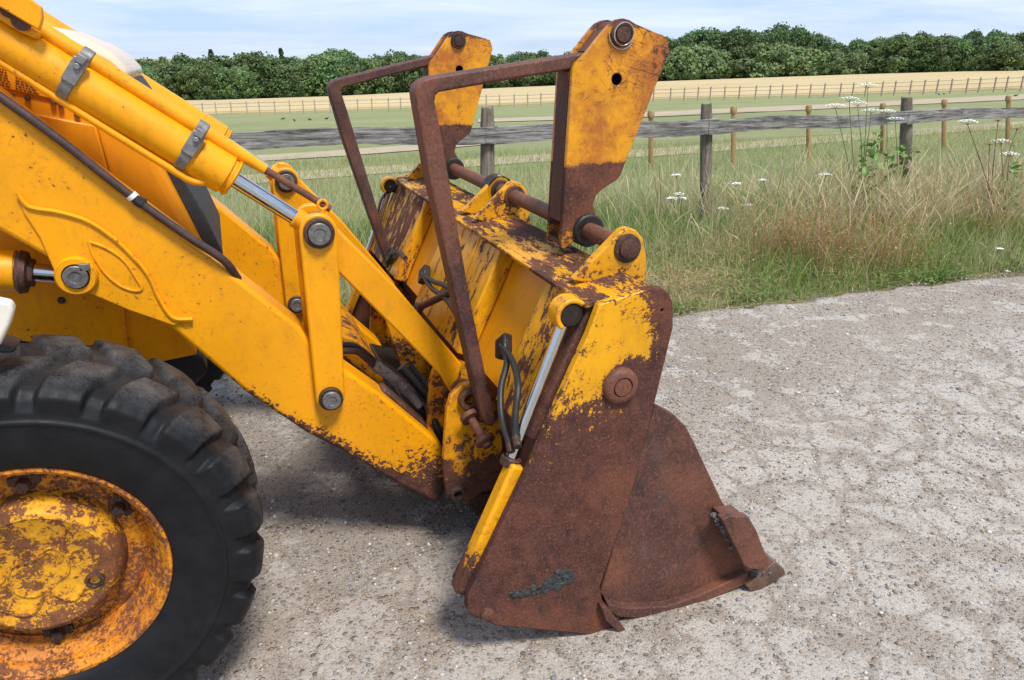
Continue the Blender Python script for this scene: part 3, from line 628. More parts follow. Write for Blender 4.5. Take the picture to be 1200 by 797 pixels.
fw = copy_part(wh, LO, Vector((0, 5.15, 0)), None); fw.matrix_parent_inverse = Matrix.Translation(-LO.location); fw.scale.y = -1
# -- mudguard at the left border
mgp = XZ([(-150, 330), (-40, 338), (2, 345), (17, 348), (21, 356), (17, 372), (6, 396), (-4, 404), (-40, 398), (-150, 385)], 1.62)
MB().prism(mgp, 1.58, 1.61).build('mudguard', 'cream', LO, .006, seg=3)
MB().prism(XZ([(-150, 396), (-6, 396), (14, 402), (22, 404), (18, 410), (-150, 410)], 1.66), 1.64, 1.70).build('mudguard_bracket', 'hose', LO, .004)

# ------------------------------------------------------------------ bucket
YA, YB = 1.506, 3.644
Tw, Bw = P(703, 356, YA), P(548, 698, YA)
uu = (Tw-Bw); SL = math.hypot(uu.x, uu.z); uu = Vector((uu.x/SL, 0, uu.z/SL)); nn_ = Vector((-uu.z, 0, uu.x))    # along the back sheet, out of it
def wall(s, y, off=0.0): return Vector((Bw.x, y, Bw.z))+uu*s+nn_*off
AXW = (uu, Vector((0, 1, 0)), nn_)
def slab(m, s0, s1, y0, y1, o0, o1): m.box(wall((s0+s1)/2, (y0+y1)/2, (o0+o1)/2), ((s1-s0)/2, (y1-y0)/2, (o1-o0)/2), AXW); return m
m = MB(); slab(m, .42, .775, YA+.03, YB-.03, -.075, -.055); bucket = m.build('bucket', 'recess', LO)
for (y0, y1, mt) in ((1.545, 1.797, 'back'), (2.155, 2.72, 'back'), (3.06, 3.60, 'back')):
    slab(MB(), .42, .782, y0, y1, -.054, 0).build('back_panel', mt, bucket, .006)
for yy in (2.35, 2.52): slab(MB(), .43, .765, yy-.0035, yy+.0035, -.002, .0045).build('weld_seam', 'back', bucket, .002)
# lower moldboard and floor of the fixed part (inside, between the side plates)
pr = [(wall(.42, 0, -.06).x, wall(.42, 0, -.06).z), (.74, .30), (.80, .10), (.84, .03)]
m = MB()
for i in range(3): m.prism([pr[i], pr[i+1], (pr[i+1][0]+.015, pr[i+1][1]+.005), (pr[i][0]+.015, pr[i][1]+.005)], YA+.03, YB-.03)
m.build('moldboard', 'rust', bucket)
side_px = [(703, 357), (766, 337), (777, 338), (785, 345), (789, 356), (789, 384), (766, 478), (737, 590), (703, 688), (706, 704), (729, 733), (722, 737), (690, 744), (580, 733), (552, 721), (547, 714), (548, 698), (622, 545), (660, 458), (690, 392)]
sp = MB().prism(XZ(side_px, YA), YA, YA+.026, [circ(*XZ([(776, 364)], YA)[0], .004, 10)]).build('side_plate', 'side', bucket, .0035)
c = P(726, 451, YA)
MB().lathe((c.x, YA+.01, c.z), (c.x, YA-1, c.z), [(0, .047), (.020, .046), (.026, .041), (.029, .033), (.030, .026), (.022, .024), (.024, .0225), (.030, .022), (.031, .001)], 36, False).build('pivot_boss', 'tine', sp)
c = P(571, 719, YA); MB().lathe((c.x, YA+.01, c.z), (c.x, YA-1, c.z), [(0, .019), (.016, .018), (.022, .010), (.023, .001)], 18, False).build('rivet', 'rust', sp)
pts = XZ([(598, 694), (606, 690), (617, 693), (625, 687), (634, 688), (637, 680), (646, 678), (652, 669), (665, 667), (673, 670), (671, 680), (662, 686), (655, 692), (643, 691), (637, 696), (622, 696), (612, 699), (601, 698)], YA)
m = MB(); rs = random.Random(8)
from mathutils.geometry import intersect_point_tri_2d
def inside(pt, poly):
    c_ = False
    for i_ in range(len(poly)):
        (x1, z1), (x2, z2) = poly[i_], poly[i_-1]
        if (z1 > pt[1]) != (z2 > pt[1]) and pt[0] < (x2-x1)*(pt[1]-z1)/(z2-z1)+x1: c_ = not c_
    return c_
xs_, zs_ = [a for a, b in pts], [b for a, b in pts]; cnt = 0
while cnt < 150:
    q = (rs.uniform(min(xs_), max(xs_)), rs.uniform(min(zs_), max(zs_)))
    if inside(q, pts):
        cnt += 1; r = rs.uniform(.004, .010); m.add([(q[0]+a[0]*r*rs.uniform(.6, 1.3), YA-.001+a[1]*r*.45*rs.uniform(.5, 1.4), q[1]+a[2]*r*rs.uniform(.6, 1.2)) for a in iv], itf)
m.build('putty_smear', 'mud', sp)['kind'] = 'stuff'
pts = XZ([(700, 704), (706, 706), (729, 732), (722, 737), (706, 722)], YA); MB().prism(pts, YA-.022, YA-.001).build('stop_wedge', 'rust', sp, .003)
sp2 = copy_part(sp, bucket, Vector((0, YB-YA-.026, 0)))
# lower flange plate next to the side plate
fl = XZ([(598, 552), (604, 562), (590, 600), (566, 660), (556, 692), (546, 697), (534, 690), (530, 676), (560, 618)], 1.63)
MB().prism(fl, 1.615, 1.635).build('lower_flange', 'dark_iron', bucket, .003)
# top beam
bx = XZ([(703, 357), (766, 337)], YA); b0, b1 = Vector((bx[0][0], 0, bx[0][1])), Vector((bx[1][0], 0, bx[1][1]))
bd = (b1-b0).normalized(); bn = Vector((-bd.z, 0, bd.x)); bl = (b1-b0).length
def beam(t, y, o=0): return Vector((b0.x, y, b0.z))+bd*t+bn*o
m = MB(); m.box(beam(bl/2-.012, (YA+YB)/2, -.006), (bl/2+.012, (YB-YA)/2-.027, .006), (bd, Vector((0, 1, 0)), bn)); bm_ = m.build('top_beam', 'beam', bucket, .0025)
m = MB(); m.box(beam(bl-.01, (YA+YB)/2, -.045), (.008, (YB-YA)/2-.028, .036), (bd, Vector((0, 1, 0)), bn)); m.box(beam(.03, (YA+YB)/2, -.03), (.006, (YB-YA)/2-.03, .022), (bd, Vector((0, 1, 0)), bn)); m.build('beam_web', 'rust', bucket)
# lugs that carry the fork shaft
SH = P(735, 291, 1.66)
lug_px = [(672, 329), (729, 270), (737, 267), (746, 270), (754, 280), (758, 303), (757, 332), (752, 341)]
lugxz = XZ(lug_px, 1.66)
def make_lug(y):
    l = MB().prism(lugxz, y, y+.03).build('shaft_lug', 'lug', bucket, .004)
    MB().lathe((SH.x, y+.02, SH.z), (SH.x, y-1, SH.z), [(0, .038), (.024, .037), (.026, .033), (.026, .026), (.034, .025), (.036, .02), (.036, .001)], 28, False).build('lug_boss', 'dark_iron', l)
    return l
lg = make_lug(1.66)
for y in (2.46, 2.60, 3.46): copy_part(lg, bucket, Vector((0, y-1.66, 0)))
m = MB(); m.lathe((SH.x, 2.66, SH.z), (SH.x, 2.60, SH.z), [(0, .02), (0, .052), (.06, .050), (.06, .02)], 24, False); m.build('grease_collar', 'grease', bucket)
MB().cyl((SH.x, 1.68, SH.z), (SH.x, 3.50, SH.z), .0235, n=28).build('fork_shaft', 'shaft', bucket)

# clam jaw
clam_px = [(770, 470), (791, 486), (804, 500), (810, 512), (843, 575), (884, 610), (906, 655), (876, 676), (819, 703), (785, 716), (735, 718), (712, 712), (700, 700), (704, 680)]
clam_px = [(768, 474), (790, 486), (804, 500), (812, 515), (845, 585), (884, 652), (878, 676), (820, 703), (785, 716), (735, 718), (712, 712), (702, 698), (720, 640)]
clam = MB().prism(XZ(clam_px, YA+.03), YA+.03, YA+.052).build('clam_jaw', 'rust', LO, .003)
sd = MB().prism(XZ(clam_px, YA+.03), YB-.052, YB-.03).build('clam_side', 'rust', clam, .003)
lip = [(709, 700), (718, 710), (738, 714), (782, 712), (819, 700), (878, 672), (880, 684), (822, 709), (786, 722), (750, 726), (727, 725), (714, 718)]
MB().prism(XZ(lip, YA), YA+.004, YB-.004).build('clam_floor', 'rust', clam, .004)
ced = XZ([(872, 684), (905, 656), (916, 664), (918, 671), (879, 694)], YA)
MB().prism(ced, YA-.012, YB+.012).build('cutting_edge', 'edge_steel', clam, .003)
sc_px = [(843, 606), (853, 602), (874, 603), (883, 618), (898, 657), (895, 665), (876, 664), (869, 660)]
scut = MB().prism(XZ(sc_px, 1.475), 1.462, 1.49).build('side_cutter', 'rust', clam, .003)
MB().prism(XZ([(848, 606), (872, 604), (892, 655), (876, 662)], 1.48), 1.489, YA+.032).build('cutter_backing', 'rust', scut, .003)
gm = MB(); rs = random.Random(3)
for i in range(70):
    t = rs.random(); c = P(838+t*34+rs.uniform(-3, 3), 606+t*50+rs.uniform(-4, 4), 1.50+rs.uniform(-.012, .02)); r = rs.uniform(.004, .010)
    gm.add([(c.x+a[0]*r*rs.uniform(.7, 1.3), c.y+a[1]*r, c.z+a[2]*r*rs.uniform(.6, 1.1)) for a in iv], itf)
for i in range(26):
    c = P(rs.uniform(878, 906), 668, 1.50); w = P(893+rs.uniform(-11, 10), 668+rs.uniform(-9, 5), 1.50+rs.uniform(-.01, .02)); r = rs.uniform(.004, .008)
    gm.add([(w.x+a[0]*r, w.y+a[1]*r, w.z+a[2]*r*.7) for a in iv], itf)
gm.build('packed_grit', 'grit', clam)['kind'] = 'stuff'
c2 = copy_part(scut, clam, Vector((0, YB-YA+.062, 0)))

# rams that open the jaw (lying on the back sheet beside each side plate)
def jaw_ram(y):
    r0, r1 = wall(.335, y, .006), wall(.752, y, .032)
    d = (r1-r0).normalized()
    b = MB(); c = wall(.165, y-.014, .0); b.box(c, (.185, .024, .018), AXW); rm = b.build('jaw_ram', 'ram_cover', LO, .008)
    MB().cyl(r0, r1-d*.03, .0165, n=24).build('piston_rod', 'chrome', rm)
    MB().cyl(r0-d*.002, r0+d*.022, .026, n=20, ch=.003).build('gland_ring', 'dark_iron', rm)
    q = wall(.742, y-.012, .034)
    e = MB(); e.lathe(q+Vector((0, -.018, 0)), q+Vector((0, 1, 0)), [(0, .002), (0, .026), (.004, .031), (.03, .031)], 28, False); e.build('rod_end', 'grease', rm)
    aa = [R_(40+i*10) for i in range(20)]; pts = [(q.x+.042*math.cos(a), q.z+.042*math.sin(a)) for a in aa]+[(q.x+.030*math.cos(a), q.z+.030*math.sin(a)) for a in reversed(aa)]
    e = MB(); e.prism(pts, q.y-.024, q.y+.03); e.build('end_cap', 'ram_cover', rm, .004)
    return rm
jr = jaw_ram(1.572)
j2 = copy_part(jr, LO, Vector((0, 2.01, 0))); j2.matrix_parent_inverse = Matrix.Translation(-LO.location)

# pallet forks
YF = 1.885
up_px = [(687, 62), (710, 33), (717, 26), (724, 22.5), (731, 21.5), (738, 23.5), (745, 28), (782, 44), (784.5, 60), (727, 206), (723, 211), (706, 222), (699, 229), (695, 240), (698, 250), (700, 262), (661, 292), (657, 290), (671, 82), (675, 74)]
hole = circ(*XZ([(723, 93)], YF)[0], .0155, 16)
upx = XZ(up_px, YF)
fk = MB().prism(upx, YF, YF+.016, [hole]).build('pallet_fork', 'fork', LO, .002)
MB().prism(upx, YF+.088, YF+.104, [hole]).build('far_cheek', 'fork', fk, .002)
hc = XZ([(723, 93)], YF)[0]; MB().lathe((hc[0], YF+.003, hc[1]), (hc[0], YF+1, hc[1]), [(0, .0152), (.084, .0152), (.084, .001)], 16, False).build('hole_dark_tube', 'grease', fk)  # closed dark tube added to stand in for the shade inside the hole
a, b = XZ([(670, 84), (658, 288)], YF); dx, dz = b[0]-a[0], b[1]-a[1]; l = math.hypot(dx, dz); nx, nz_ = -dz/l, dx/l
if nx > 0: nx, nz_ = -nx, -nz_
def webpt(t, o): return (a[0]+dx*t+nx*o, a[1]+dz*t+nz_*o)
m = MB(); m.prism([webpt(0, .001), webpt(.86, .001), webpt(.86, -.012), webpt(0, -.012)], YF+.017, YF+.087); m.prism([webpt(.97, .001), webpt(1, .001), webpt(1, -.012), webpt(.97, -.012)], YF+.017, YF+.087); m.build('rear_web', 'tine', fk)
ts, te = XZ([(702, 44), (745, 33)], YF)
m = MB(); m.prism(XZ([(694, 60), (714, 34), (718, 37), (698, 62)], YF), YF+.017, YF+.087); m.build('top_web', 'tine', fk)
ti_px = [(690, 61), (600, 75), (505, 90), (496, 93), (489, 99), (486, 107), (487, 116), (501, 200), (530, 335), (559, 465), (564, 489), (570, 499), (577, 501), (581, 496), (579, 478), (569, 437), (551, 350), (531, 235), (516, 150), (510, 120), (511, 112), (515, 108), (600, 93), (676, 81)]
MB().prism(XZ(ti_px, YF+.018), YF+.018, YF+.085).build('tine', 'tine', fk, .007, seg=3)
c = P(728, 40, YF)
m = MB(); m.mat(0).lathe((c.x, YF+.13, c.z), (c.x, YF-1, c.z), [(0, .031), (.138, .031), (.142, .028), (.142, .0215), (.136, .021), (.140, .020), (.146, .0195), (.147, .001)], 28, False); m.build('top_pin', ['dark_iron'], fk)
m = MB(); m.tube([Vector((c.x+.0275*math.cos(t), YF-.016-.004*math.sin(t), c.z+.0275*math.sin(t))) for t in np.linspace(0, 6.28, 22)], .0015, 8, 1); m.tube([Vector((c.x+.036*math.cos(t), YF-.005, c.z+.036*math.sin(t))) for t in np.linspace(3.0, 5.6, 12)], .0018, 8, 1); m.build('lynch_ring', 'chrome', fk)
m = MB(); m.lathe((SH.x, YF+.11, SH.z), (SH.x, YF-1, SH.z), [(0, .026), (0, .046), (.118, .046), (.124, .041), (.124, .0245)], 24, False); m.build('shaft_collar', 'grease', fk)
# the far fork leans a little further back on the shaft
ang = R_(-4.8); RY = Matrix.Rotation(ang, 4, 'Y'); piv = Vector((SH.x, 0, SH.z)); off = piv-RY @ piv
f2 = copy_part(fk, LO, off+Vector((0, 1.31, 0)), (0, ang, 0)); f2.matrix_parent_inverse = Matrix.Translation(-LO.location)
for k in kids(f2):
    if k.name.startswith('lynch_ring'): bpy.data.objects.remove(k)

# hinge brackets between arms and bucket, with their pins
br_px = [(529, 463), (541, 452), (556, 447), (569, 452), (580, 470), (588, 500), (590, 540), (594, 566), (583, 575), (566, 577), (552, 586), (537, 588), (524, 584), (519, 548), (524, 480)]
hb = MB().prism(XZ(br_px, 1.97), 1.97, 1.995, [circ(*XZ([(549, 466)], 1.97)[0], .016, 16)]).build('hinge_bracket', 'bracket', LO, .004)
for (px, py, r) in ((549, 466, .034), (535, 576, .024)):
    c = P(px, py, 1.97); MB().lathe((c.x, 2.04, c.z), (c.x, 1.0, c.z), [(0, r), (.086, r), (.092, r*.88), (.092, r*.60), (.085, r*.52), (.05, r*.50), (.05, .001)], 24, False).build('bush', 'dark_iron', hb)
c = P(552, 490, 1.92); d = P(568, 516, 1.86)
m = MB(); m.cyl(c+Vector((0, .03, 0)), d, .013, n=16); m.lathe(d, d+(d-c), [(-.006, .030), (.006, .030), (.010, .024), (.012, .016), (.022, .015), (.022, .001)], 20, False); m.build('retaining_bolt', 'tine', hb)
m = MB(); m.lathe(c+Vector((0, .02, 0)), d, [(0, .030), (.014, .029), (.016, .014)], 20); m.build('bolt_washer', 'dark_iron', hb)
MB().prism(XZ([(548, 578), (580, 577), (592, 580), (600, 598), (588, 606), (560, 604), (546, 594)], 2.0), 2.0, 2.15).build('lower_stop', 'dark_iron', hb, .01)
c3 = copy_part(hb, LO, Vector((0, 1.17, 0))); c3.matrix_parent_inverse = Matrix.Translation(-LO.location)
hb2 = copy_part(hb, LO, Vector((0, .20, 0))); hb2.matrix_parent_inverse = Matrix.Translation(-LO.location)
# cross gear between the arms
q0 = P(455, 520, 2.13)
MB().cyl((q0.x, 2.16, q0.z), (q0.x, 3.0, q0.z), .055, n=24).build('cross_tube', 'dark_iron', LO)
MB().prism(XZ([(398, 398), (425, 408), (452, 440), (440, 452), (405, 425)], 2.3), 2.36, 2.94).build('cross_plate', 'bracket', LO, .005)
MB().prism(XZ([(440, 340), (470, 348), (505, 400), (520, 455), (500, 470), (470, 430)], 2.6), 2.6, 2.63).build('centre_gusset', 'bracket', LO, .005)
MB().prism(XZ([(470, 470), (520, 480), (535, 560), (500, 545)], 2.3), 2.22, 2.9).build('valve_block', 'grease', LO, .012)
vp = MB().tube([P(438, 428, 2.22), P(456, 440, 2.22), P(475, 456, 2.21), P(492, 476, 2.2)], lambda t: .018-.004*t, 14, 4).build('hydraulic_pipe', 'valve', LO)
m = MB(); m.cyl(P(462, 445, 2.219), P(467, 449, 2.217), .021, n=6); m.cyl(P(474, 455, 2.211), P(480, 461, 2.208), .019, n=6); m.build('pipe_union', 'zinc', vp)
MB().tube([P(400, 411, 2.20), P(418, 412, 2.21), P(430, 421, 2.215), P(440, 430, 2.22)], .010, 10).build('hose', 'brown_hose', vp)
MB().tube([P(398, 404, 2.22), P(415, 405, 2.225), P(430, 415, 2.23), P(446, 430, 2.235)], .009, 10).build('hose', 'brown_hose', vp)
m = MB(); m.tube([P(470, 430, 2.30), P(495, 458, 2.28), P(520, 495, 2.26), P(528, 530, 2.25)], .016, 10)
pts = [P(478, 425, 2.2), P(500, 450, 2.2), P(522, 482, 2.2)]
hx = []
for i in range(150):
    t = i/149; b = pts[0].lerp(pts[2], t); a = t*2*math.pi*17; hx.append(b+Vector((0, math.cos(a), math.sin(a)))*.016)
m.tube(hx, .0032, 5, 0); m.build('coil_hose', 'hose', LO)
MB().tube([P(485, 462, 2.24), P(500, 478, 2.2), P(512, 500, 2.17), P(516, 520, 2.16)], .013, 10).build('hose', 'hose', LO)
MB().prism(XZ([(446, 460), (452, 456), (500, 498), (506, 512), (480, 492)], 2.10), 2.10, 2.165).build('arm_guard', 'dark_iron', LO, .006)
# fork rests, hoses and couplings on the back sheet
def coupling(px, py, y, ends):
    c = wall(0, y); w = None
    r = ray(px, py); Cc = np.array([0, 0, CAMH]); nv = np.array(nn_); t = (np.array(Bw)+nv*.02-Cc) @ nv/(r @ nv); w = Vector(Cc+r*t)
    cp = MB(); cp.box(w, (.030, .026, .014), (Vector((0, -.75, 0))+uu*-.66, Vector((0, .66, 0))+uu*-.75, nn_)); k = cp.build('hose_coupling', 'grease', LO, .006)
    for es in ends:
        pts = [w+nn_*.008]+[WR(a, b, yy) for a, b, yy in es]; MB().tube(pts, .0088, 12).build('hose', 'hose', k)
        MB().tube(pts[-2:], .0104, 12, 0).build('hose_ferrule', 'dark_iron', k)
    return k
def WR(px, py, off):
    r = ray(px, py); Cc = np.array([0, 0, CAMH]); nv = np.array(nn_); t = (np.array(Bw)+nv*off-Cc) @ nv/(r @ nv); return Vector(Cc+r*t)
coupling(590, 406, 1.88, ([(594, 424, .03), (587, 455, .045), (588, 490, .04), (597, 520, .03), (599, 530, .026)], [(600, 422, .03), (607, 450, .05), (604, 485, .045), (604, 512, .03), (607, 524, .026)]))
coupling(497, 322, 2.75, ([(508, 330, .03), (520, 334, .04), (534, 344, .04), (544, 356, .03)], [(505, 337, .03), (514, 344, .04), (526, 354, .04), (538, 372, .03)]))
coupling(458, 300, 3.38, ([(464, 296, .04), (470, 297, .05), (475, 303, .05)],))
m = MB(); m.cyl(P(487, 362, 2.5), P(530, 342, 2.3), .0125, n=12); m.cyl(P(484, 372, 2.5), P(492, 358, 2.48), .018, n=12); m.build('push_rod', 'tine', LO)
MB().tube([P(440, 262, 3.55), P(448, 232, 3.56), P(460, 224, 3.58), P(470, 227, 3.6)], .006, 8).build('hose', 'brown_hose', LO)
# hoses along the arms
o = MB().tube([P(-90, 48, 2.035), P(0, 113, 2.035), P(70, 164, 2.035), P(150, 227, 2.035), P(220, 277, 2.035), P(262, 305, 2.04), P(279, 327, 2.07)], .0105, 12, 5).build('arm_hose', 'brown_hose', LO)
MB().cyl(P(153, 228, 2.035), P(157, 232, 2.035), .0135, n=14).build('hose_clip', 'white', o)
m = MB(); m.cyl(P(160, 234, 2.035), P(167, 239, 2.035), .014, n=8); m.box(P(169, 236, 2.035), (.006, .006, .006)); m.build('hose_clip', 'hose', o)
o = MB().tube([P(214, 215, 3.0), P(240, 236, 3.0), P(270, 282, 3.0), (P(300, 330, 3.0)), P(326, 368, 3.0)], .0115, 12, 5).build('arm_hose', 'brown_hose', LO)

# ================================================================== FENCES
def rough_post(name, x, y, z0, z1, r, mat, parent, lean=(0, 0), n=12, seed=0):
    rs = random.Random(seed); vs = []; fs = []; L = 9; off = [rs.uniform(.9, 1.1) for _ in range(n)]
    for j in range(L+1):
        t = j/L; rr = r*(1.04-.06*t)*(1 if j < L else .86)
        for i in range(n):
            a = 2*math.pi*i/n; k = off[i]*(1+rs.uniform(-.025, .025)); vs.append((x+lean[0]*t+math.cos(a)*rr*k, y+lean[1]*t+math.sin(a)*rr*k, z0+(z1-z0)*t+(rs.uniform(-.012, .012) if j == L else 0)))
    for j in range(L):
        for i in range(n): a = j*n+i; b = j*n+(i+1) % n; fs.append((a, b, b+n, a+n))
    fs.append(tuple(L*n+i for i in range(n)))
    m = MB(); m.add(vs, fs); return m.build(name, mat, parent, 0, 50)
def rough_rail(p0, p1, hh, th, mat, parent, seed=0, name='rail', split=True):
    rs = random.Random(seed); m = MB(); d = Vector(p1)-Vector(p0); L = 26; dn = d.normalized(); s = dn.cross(Vector((0, 0, 1))).normalized(); vs = []; fs = []
    sec = [(-1, -1), (-1, -.12), (-.80, -.02), (-1, .08), (-1, 1), (1, 1), (1, -1)] if split else [(-1, -1), (-1, 1), (1, 1), (1, -1)]; k = len(sec)
    for j in range(L+1):
        t = j/L; c = Vector(p0)+d*t; wv = .012*math.sin(t*9+seed)*(1 if split else .3)
        e1, e2 = rs.uniform(.92, 1.06), rs.uniform(.92, 1.06)
        for a, b in sec: vs.append(c+s*a*th*rs.uniform(.93, 1.05)+Vector((0, 0, 1))*(b*hh*(e1 if b > 0 else e2)+wv))
    for j in range(L):
        for i in range(k): a = j*k+i; b = j*k+(i+1) % k; fs.append((a, b, b+k, a+k))
    fs += [tuple(range(k)), tuple(L*k+i for i in range(k))]
    return m.add(vs, fs).build(name, mat, parent, 0, 30)
ZR = .90
def RP(px, py, z): return G(px, py, z)
F1 = thing('post_and_rail_fence', 'weathered grey post and rail fence with one rough rail beside the yard verge', 'fence', (4.04, 5.8, 0))
pA = Vector((4.04, 5.80, 0)); zr = P(828, 148, 5.80).z
def onrail(px, py): return G(px, py, zr)
r0, r1, r2, r3, r4, r5 = onrail(-20, 170), onrail(172, 166), onrail(571, 156), onrail(828, 147.5), onrail(1058, 137.5), onrail(1285, 125)
posts = [(r2, 126, .055, (0, 0)), (r3, 121.5, .053, (0, .0)), (r4, 114, .058, (.0, 0)), (r5, 104, .055, (0, 0)), (r1, 138, .055, (0, 0)), (r0, 142, .055, (0, 0))]
for i, (c, pyt, rad, lean) in enumerate(posts):
    pxc = float(to_px(np.array(c))[0]); q_ = P(pxc+(5 if i == 2 else 0), pyt, c.y); zt = q_.z; lean = (q_.x-c.x, 0); pb = P(pxc, 268, c.y); lean = (q_.x-pb.x, 0); c = Vector((pb.x, c.y, c.z))
    rough_post('post', c.x, c.y+.0, float(zat(c.x, c.y))-.1, zt, rad, 'post', F1, lean, seed=i)
offv = Vector((.02, -.065, 0))
for i, (a, b) in enumerate(((r0, r1), (r1, r2), (r2, r3), (r3, r4), (r4, r5))):
    d = (b-a).normalized(); rough_rail(a+offv-d*.06, b+offv*(1 if i != 3 else 1.0)+d*.04+Vector((0, 0, .0)), .062 if i < 3 else .055, .028, 'rail', F1, i+2)
F2 = thing('stake_fence', 'low line of pale new wooden stakes with thin wires behind the grey fence', 'fence', tuple(T(948, 190)))
sk = [(700, 134, 203), (763, 131, 199), (860, 126, 194), (948, 124.5, 187), (1035, 122, 182), (1107, 117.5, 176), (1182, 113, 170)]
tops = []
for i, (px, yt, yb) in enumerate(sk):
    g = T(px, yb); tp_ = P(px, yt, g.y); rough_post('stake', g.x, g.y, g.z-.1, tp_.z, .042, 'stake', F2, (tp_.x-g.x, 0), n=9, seed=30+i); tops.append((g, tp_))
    MB().lathe(tp_+Vector((0, 0, -.10)), tp_+Vector((0, 0, 1)), [(0, .043), (.02, .052), (.08, .055), (.115, .045)], 10).build('stake_cap', 'stake', F2)
for k in (.92, .45):
    m = MB()
    for (g, t_), (g2, t2_) in zip(tops[:-1], tops[1:]): m.tube([g.lerp(t_, k), g2.lerp(t2_, k)], .003, 5, 0)
    m.build('wire', 'zinc', F2)
F3 = thing('paddock_fence', 'long brown post and rail paddock fence in front of the wheat field', 'fence', tuple(T(620, 126)))
pxs = list(np.arange(-140, 1345, 16.5)); prev = None; pm = None; rsd = random.Random(5)
for i, px in enumerate(pxs):
    py = np.interp(px, [a for a, b in FENCE_LINE], [b for a, b in FENCE_LINE]); g = T(px+rsd.uniform(-2, 2), py); hgt = 1.22*rsd.uniform(.95, 1.08)
    w = .036 if i % 3 else .05
    if pm is None: pm = MB().box((0, 0, hgt/2-.05), (w, w, hgt/2+.05)).build('post', 'far_fence', F3); pm.matrix_parent_inverse = Matrix.Translation(-F3.location); o = pm
    else: o = pm.copy(); COL.objects.link(o)
    o.location = g
    if prev is not None:
        for hz in (.42, .80, 1.12):
            d = g-prev; mm = MB().box((prev+g)/2+Vector((0, 0, hz)), (d.length/2, .012, .022), (d.normalized(), d.normalized().cross(Vector((0, 0, 1))), Vector((0, 0, 1)))); mm.build('rail', 'far_fence', F3)
    prev = g

# ================================================================== TREES
def mk_leaf():
    n = N('leaf_canopy'); p, _ = n.pos(); a = n.t.nodes.new('ShaderNodeAttribute'); a.attribute_name = 'Col'
    oi = n.t.nodes.new('ShaderNodeObjectInfo'); hs = n.t.nodes.new('ShaderNodeHueSaturation')
    n.put(hs.inputs['Hue'], n.rng(oi.outputs['Random'], 0, 1, .485, .515)); n.put(hs.inputs['Value'], n.rng(oi.outputs['Random'], 0, 1, .8, 1.25)); n.put(hs.inputs['Color'], a.outputs[0])
    n.set(Base_Color=hs.outputs[0], Roughness=.6, Specular_IOR_Level=.2); tr = n.t.nodes.new('ShaderNodeBsdfTranslucent'); n.t.links.new(hs.outputs[0], tr.inputs[0])
    ms = n.t.nodes.new('ShaderNodeMixShader'); ms.inputs[0].default_value = .25; n.t.links.new(n.b.outputs[0], ms.inputs[1]); n.t.links.new(tr.outputs[0], ms.inputs[2]); n.t.links.new(ms.outputs[0], n.out.inputs[0])
    return n.m
M['leaf'] = mk_leaf(); M['bark'] = simple('bark', (.10, .08, .06), .9, 0, .3, 6, .3)
def crown_mesh(seed, h, w, col, conifer=False, base=.08, nl=34, per=85, leaf=.42):
    rs = np.random.RandomState(seed); vs = []; cs = []
    for k in range(nl):
        u = rs.rand(); zz = base+(.87-base if not conifer else 1-base)*u; prof = (1-u)**.8*.9+.08 if conifer else math.sqrt(max(.0, 1-((zz-.42)/.46)**2))
        a = rs.rand()*6.283; rr = w/2*prof*rs.uniform(.3, 1.0); c = np.array([rr*math.cos(a), rr*math.sin(a), zz*h]); lr = (w*.155 if not conifer else w*.16)*rs.uniform(.6, 1.35)
        d = rs.normal(size=(per, 3)); d /= np.linalg.norm(d, axis=1)[:, None]; pos = c+d*lr*rs.uniform(.72, 1.08, (per, 1))*np.array([1, 1, .8]); pos[:, 2] = np.maximum(pos[:, 2], .05)
        nrm = d+rs.normal(size=(per, 3))*.55; nrm /= np.linalg.norm(nrm, axis=1)[:, None]
        t = np.cross(nrm, rs.normal(size=(per, 3))); t /= np.linalg.norm(t, axis=1)[:, None]; b = np.cross(nrm, t); s = leaf*rs.uniform(.6, 1.25, (per, 1))
        vs.append(np.stack([pos-t*s*.6, pos+b*s*.45, pos+t*s*.6, pos-b*s*.45], 1).reshape(-1, 3))
        cc = np.array(col)*rs.uniform(.72, 1.28)*np.array([rs.uniform(.9, 1.15), 1, rs.uniform(.85, 1.1)]); cs.append(np.repeat(cc*rs.uniform(.8, 1.2, (per, 1)), 4, 0))
    v = np.concatenate(vs); return v, np.arange(len(v)).reshape(-1, 4), np.concatenate(cs)
DKG, MDG, LTG = (.120, .185, .072), (.145, .212, .082), (.185, .25, .104)
kinds = [(9.8, 9.5, MDG, False), (10.2, 9.0, DKG, False), (9.4, 11, MDG, False), (10.6, 7.5, DKG, False), (6.6, 8.2, LTG, False), (5.8, 9.0, LTG, False), (11.6, 3.0, (.075, .115, .045), True), (11.0, 10.5, DKG, False)]
protos = []
for i, (h, w, col, con) in enumerate(kinds):
    r = thing('pine_tree' if con else 'woodland_tree', 'x', 'tree')
    v, q, c = crown_mesh(50+i, h, w, col, con, .02 if i in (4, 5) else .03, 58, 105, .52); npmesh('crown', v, q, [], 'leaf', c, r)
    m = MB(); m.tube([(0, 0, -.5), (.1, .05, h*.3), (-.1, .1, h*.6), (.05, 0, h*.86)], lambda t: .28*(1-t)+.04, 8)
    for a in range(5): t = a*1.3; m.tube([(0, 0, h*(.25+.09*a)), (math.cos(t)*w*.18, math.sin(t)*w*.18, h*(.4+.09*a)), (math.cos(t)*w*.33, math.sin(t)*w*.33, h*(.48+.09*a))], .07, 5, 3)
    m.build('trunk', 'bark', r); protos.append(r)
used = set()
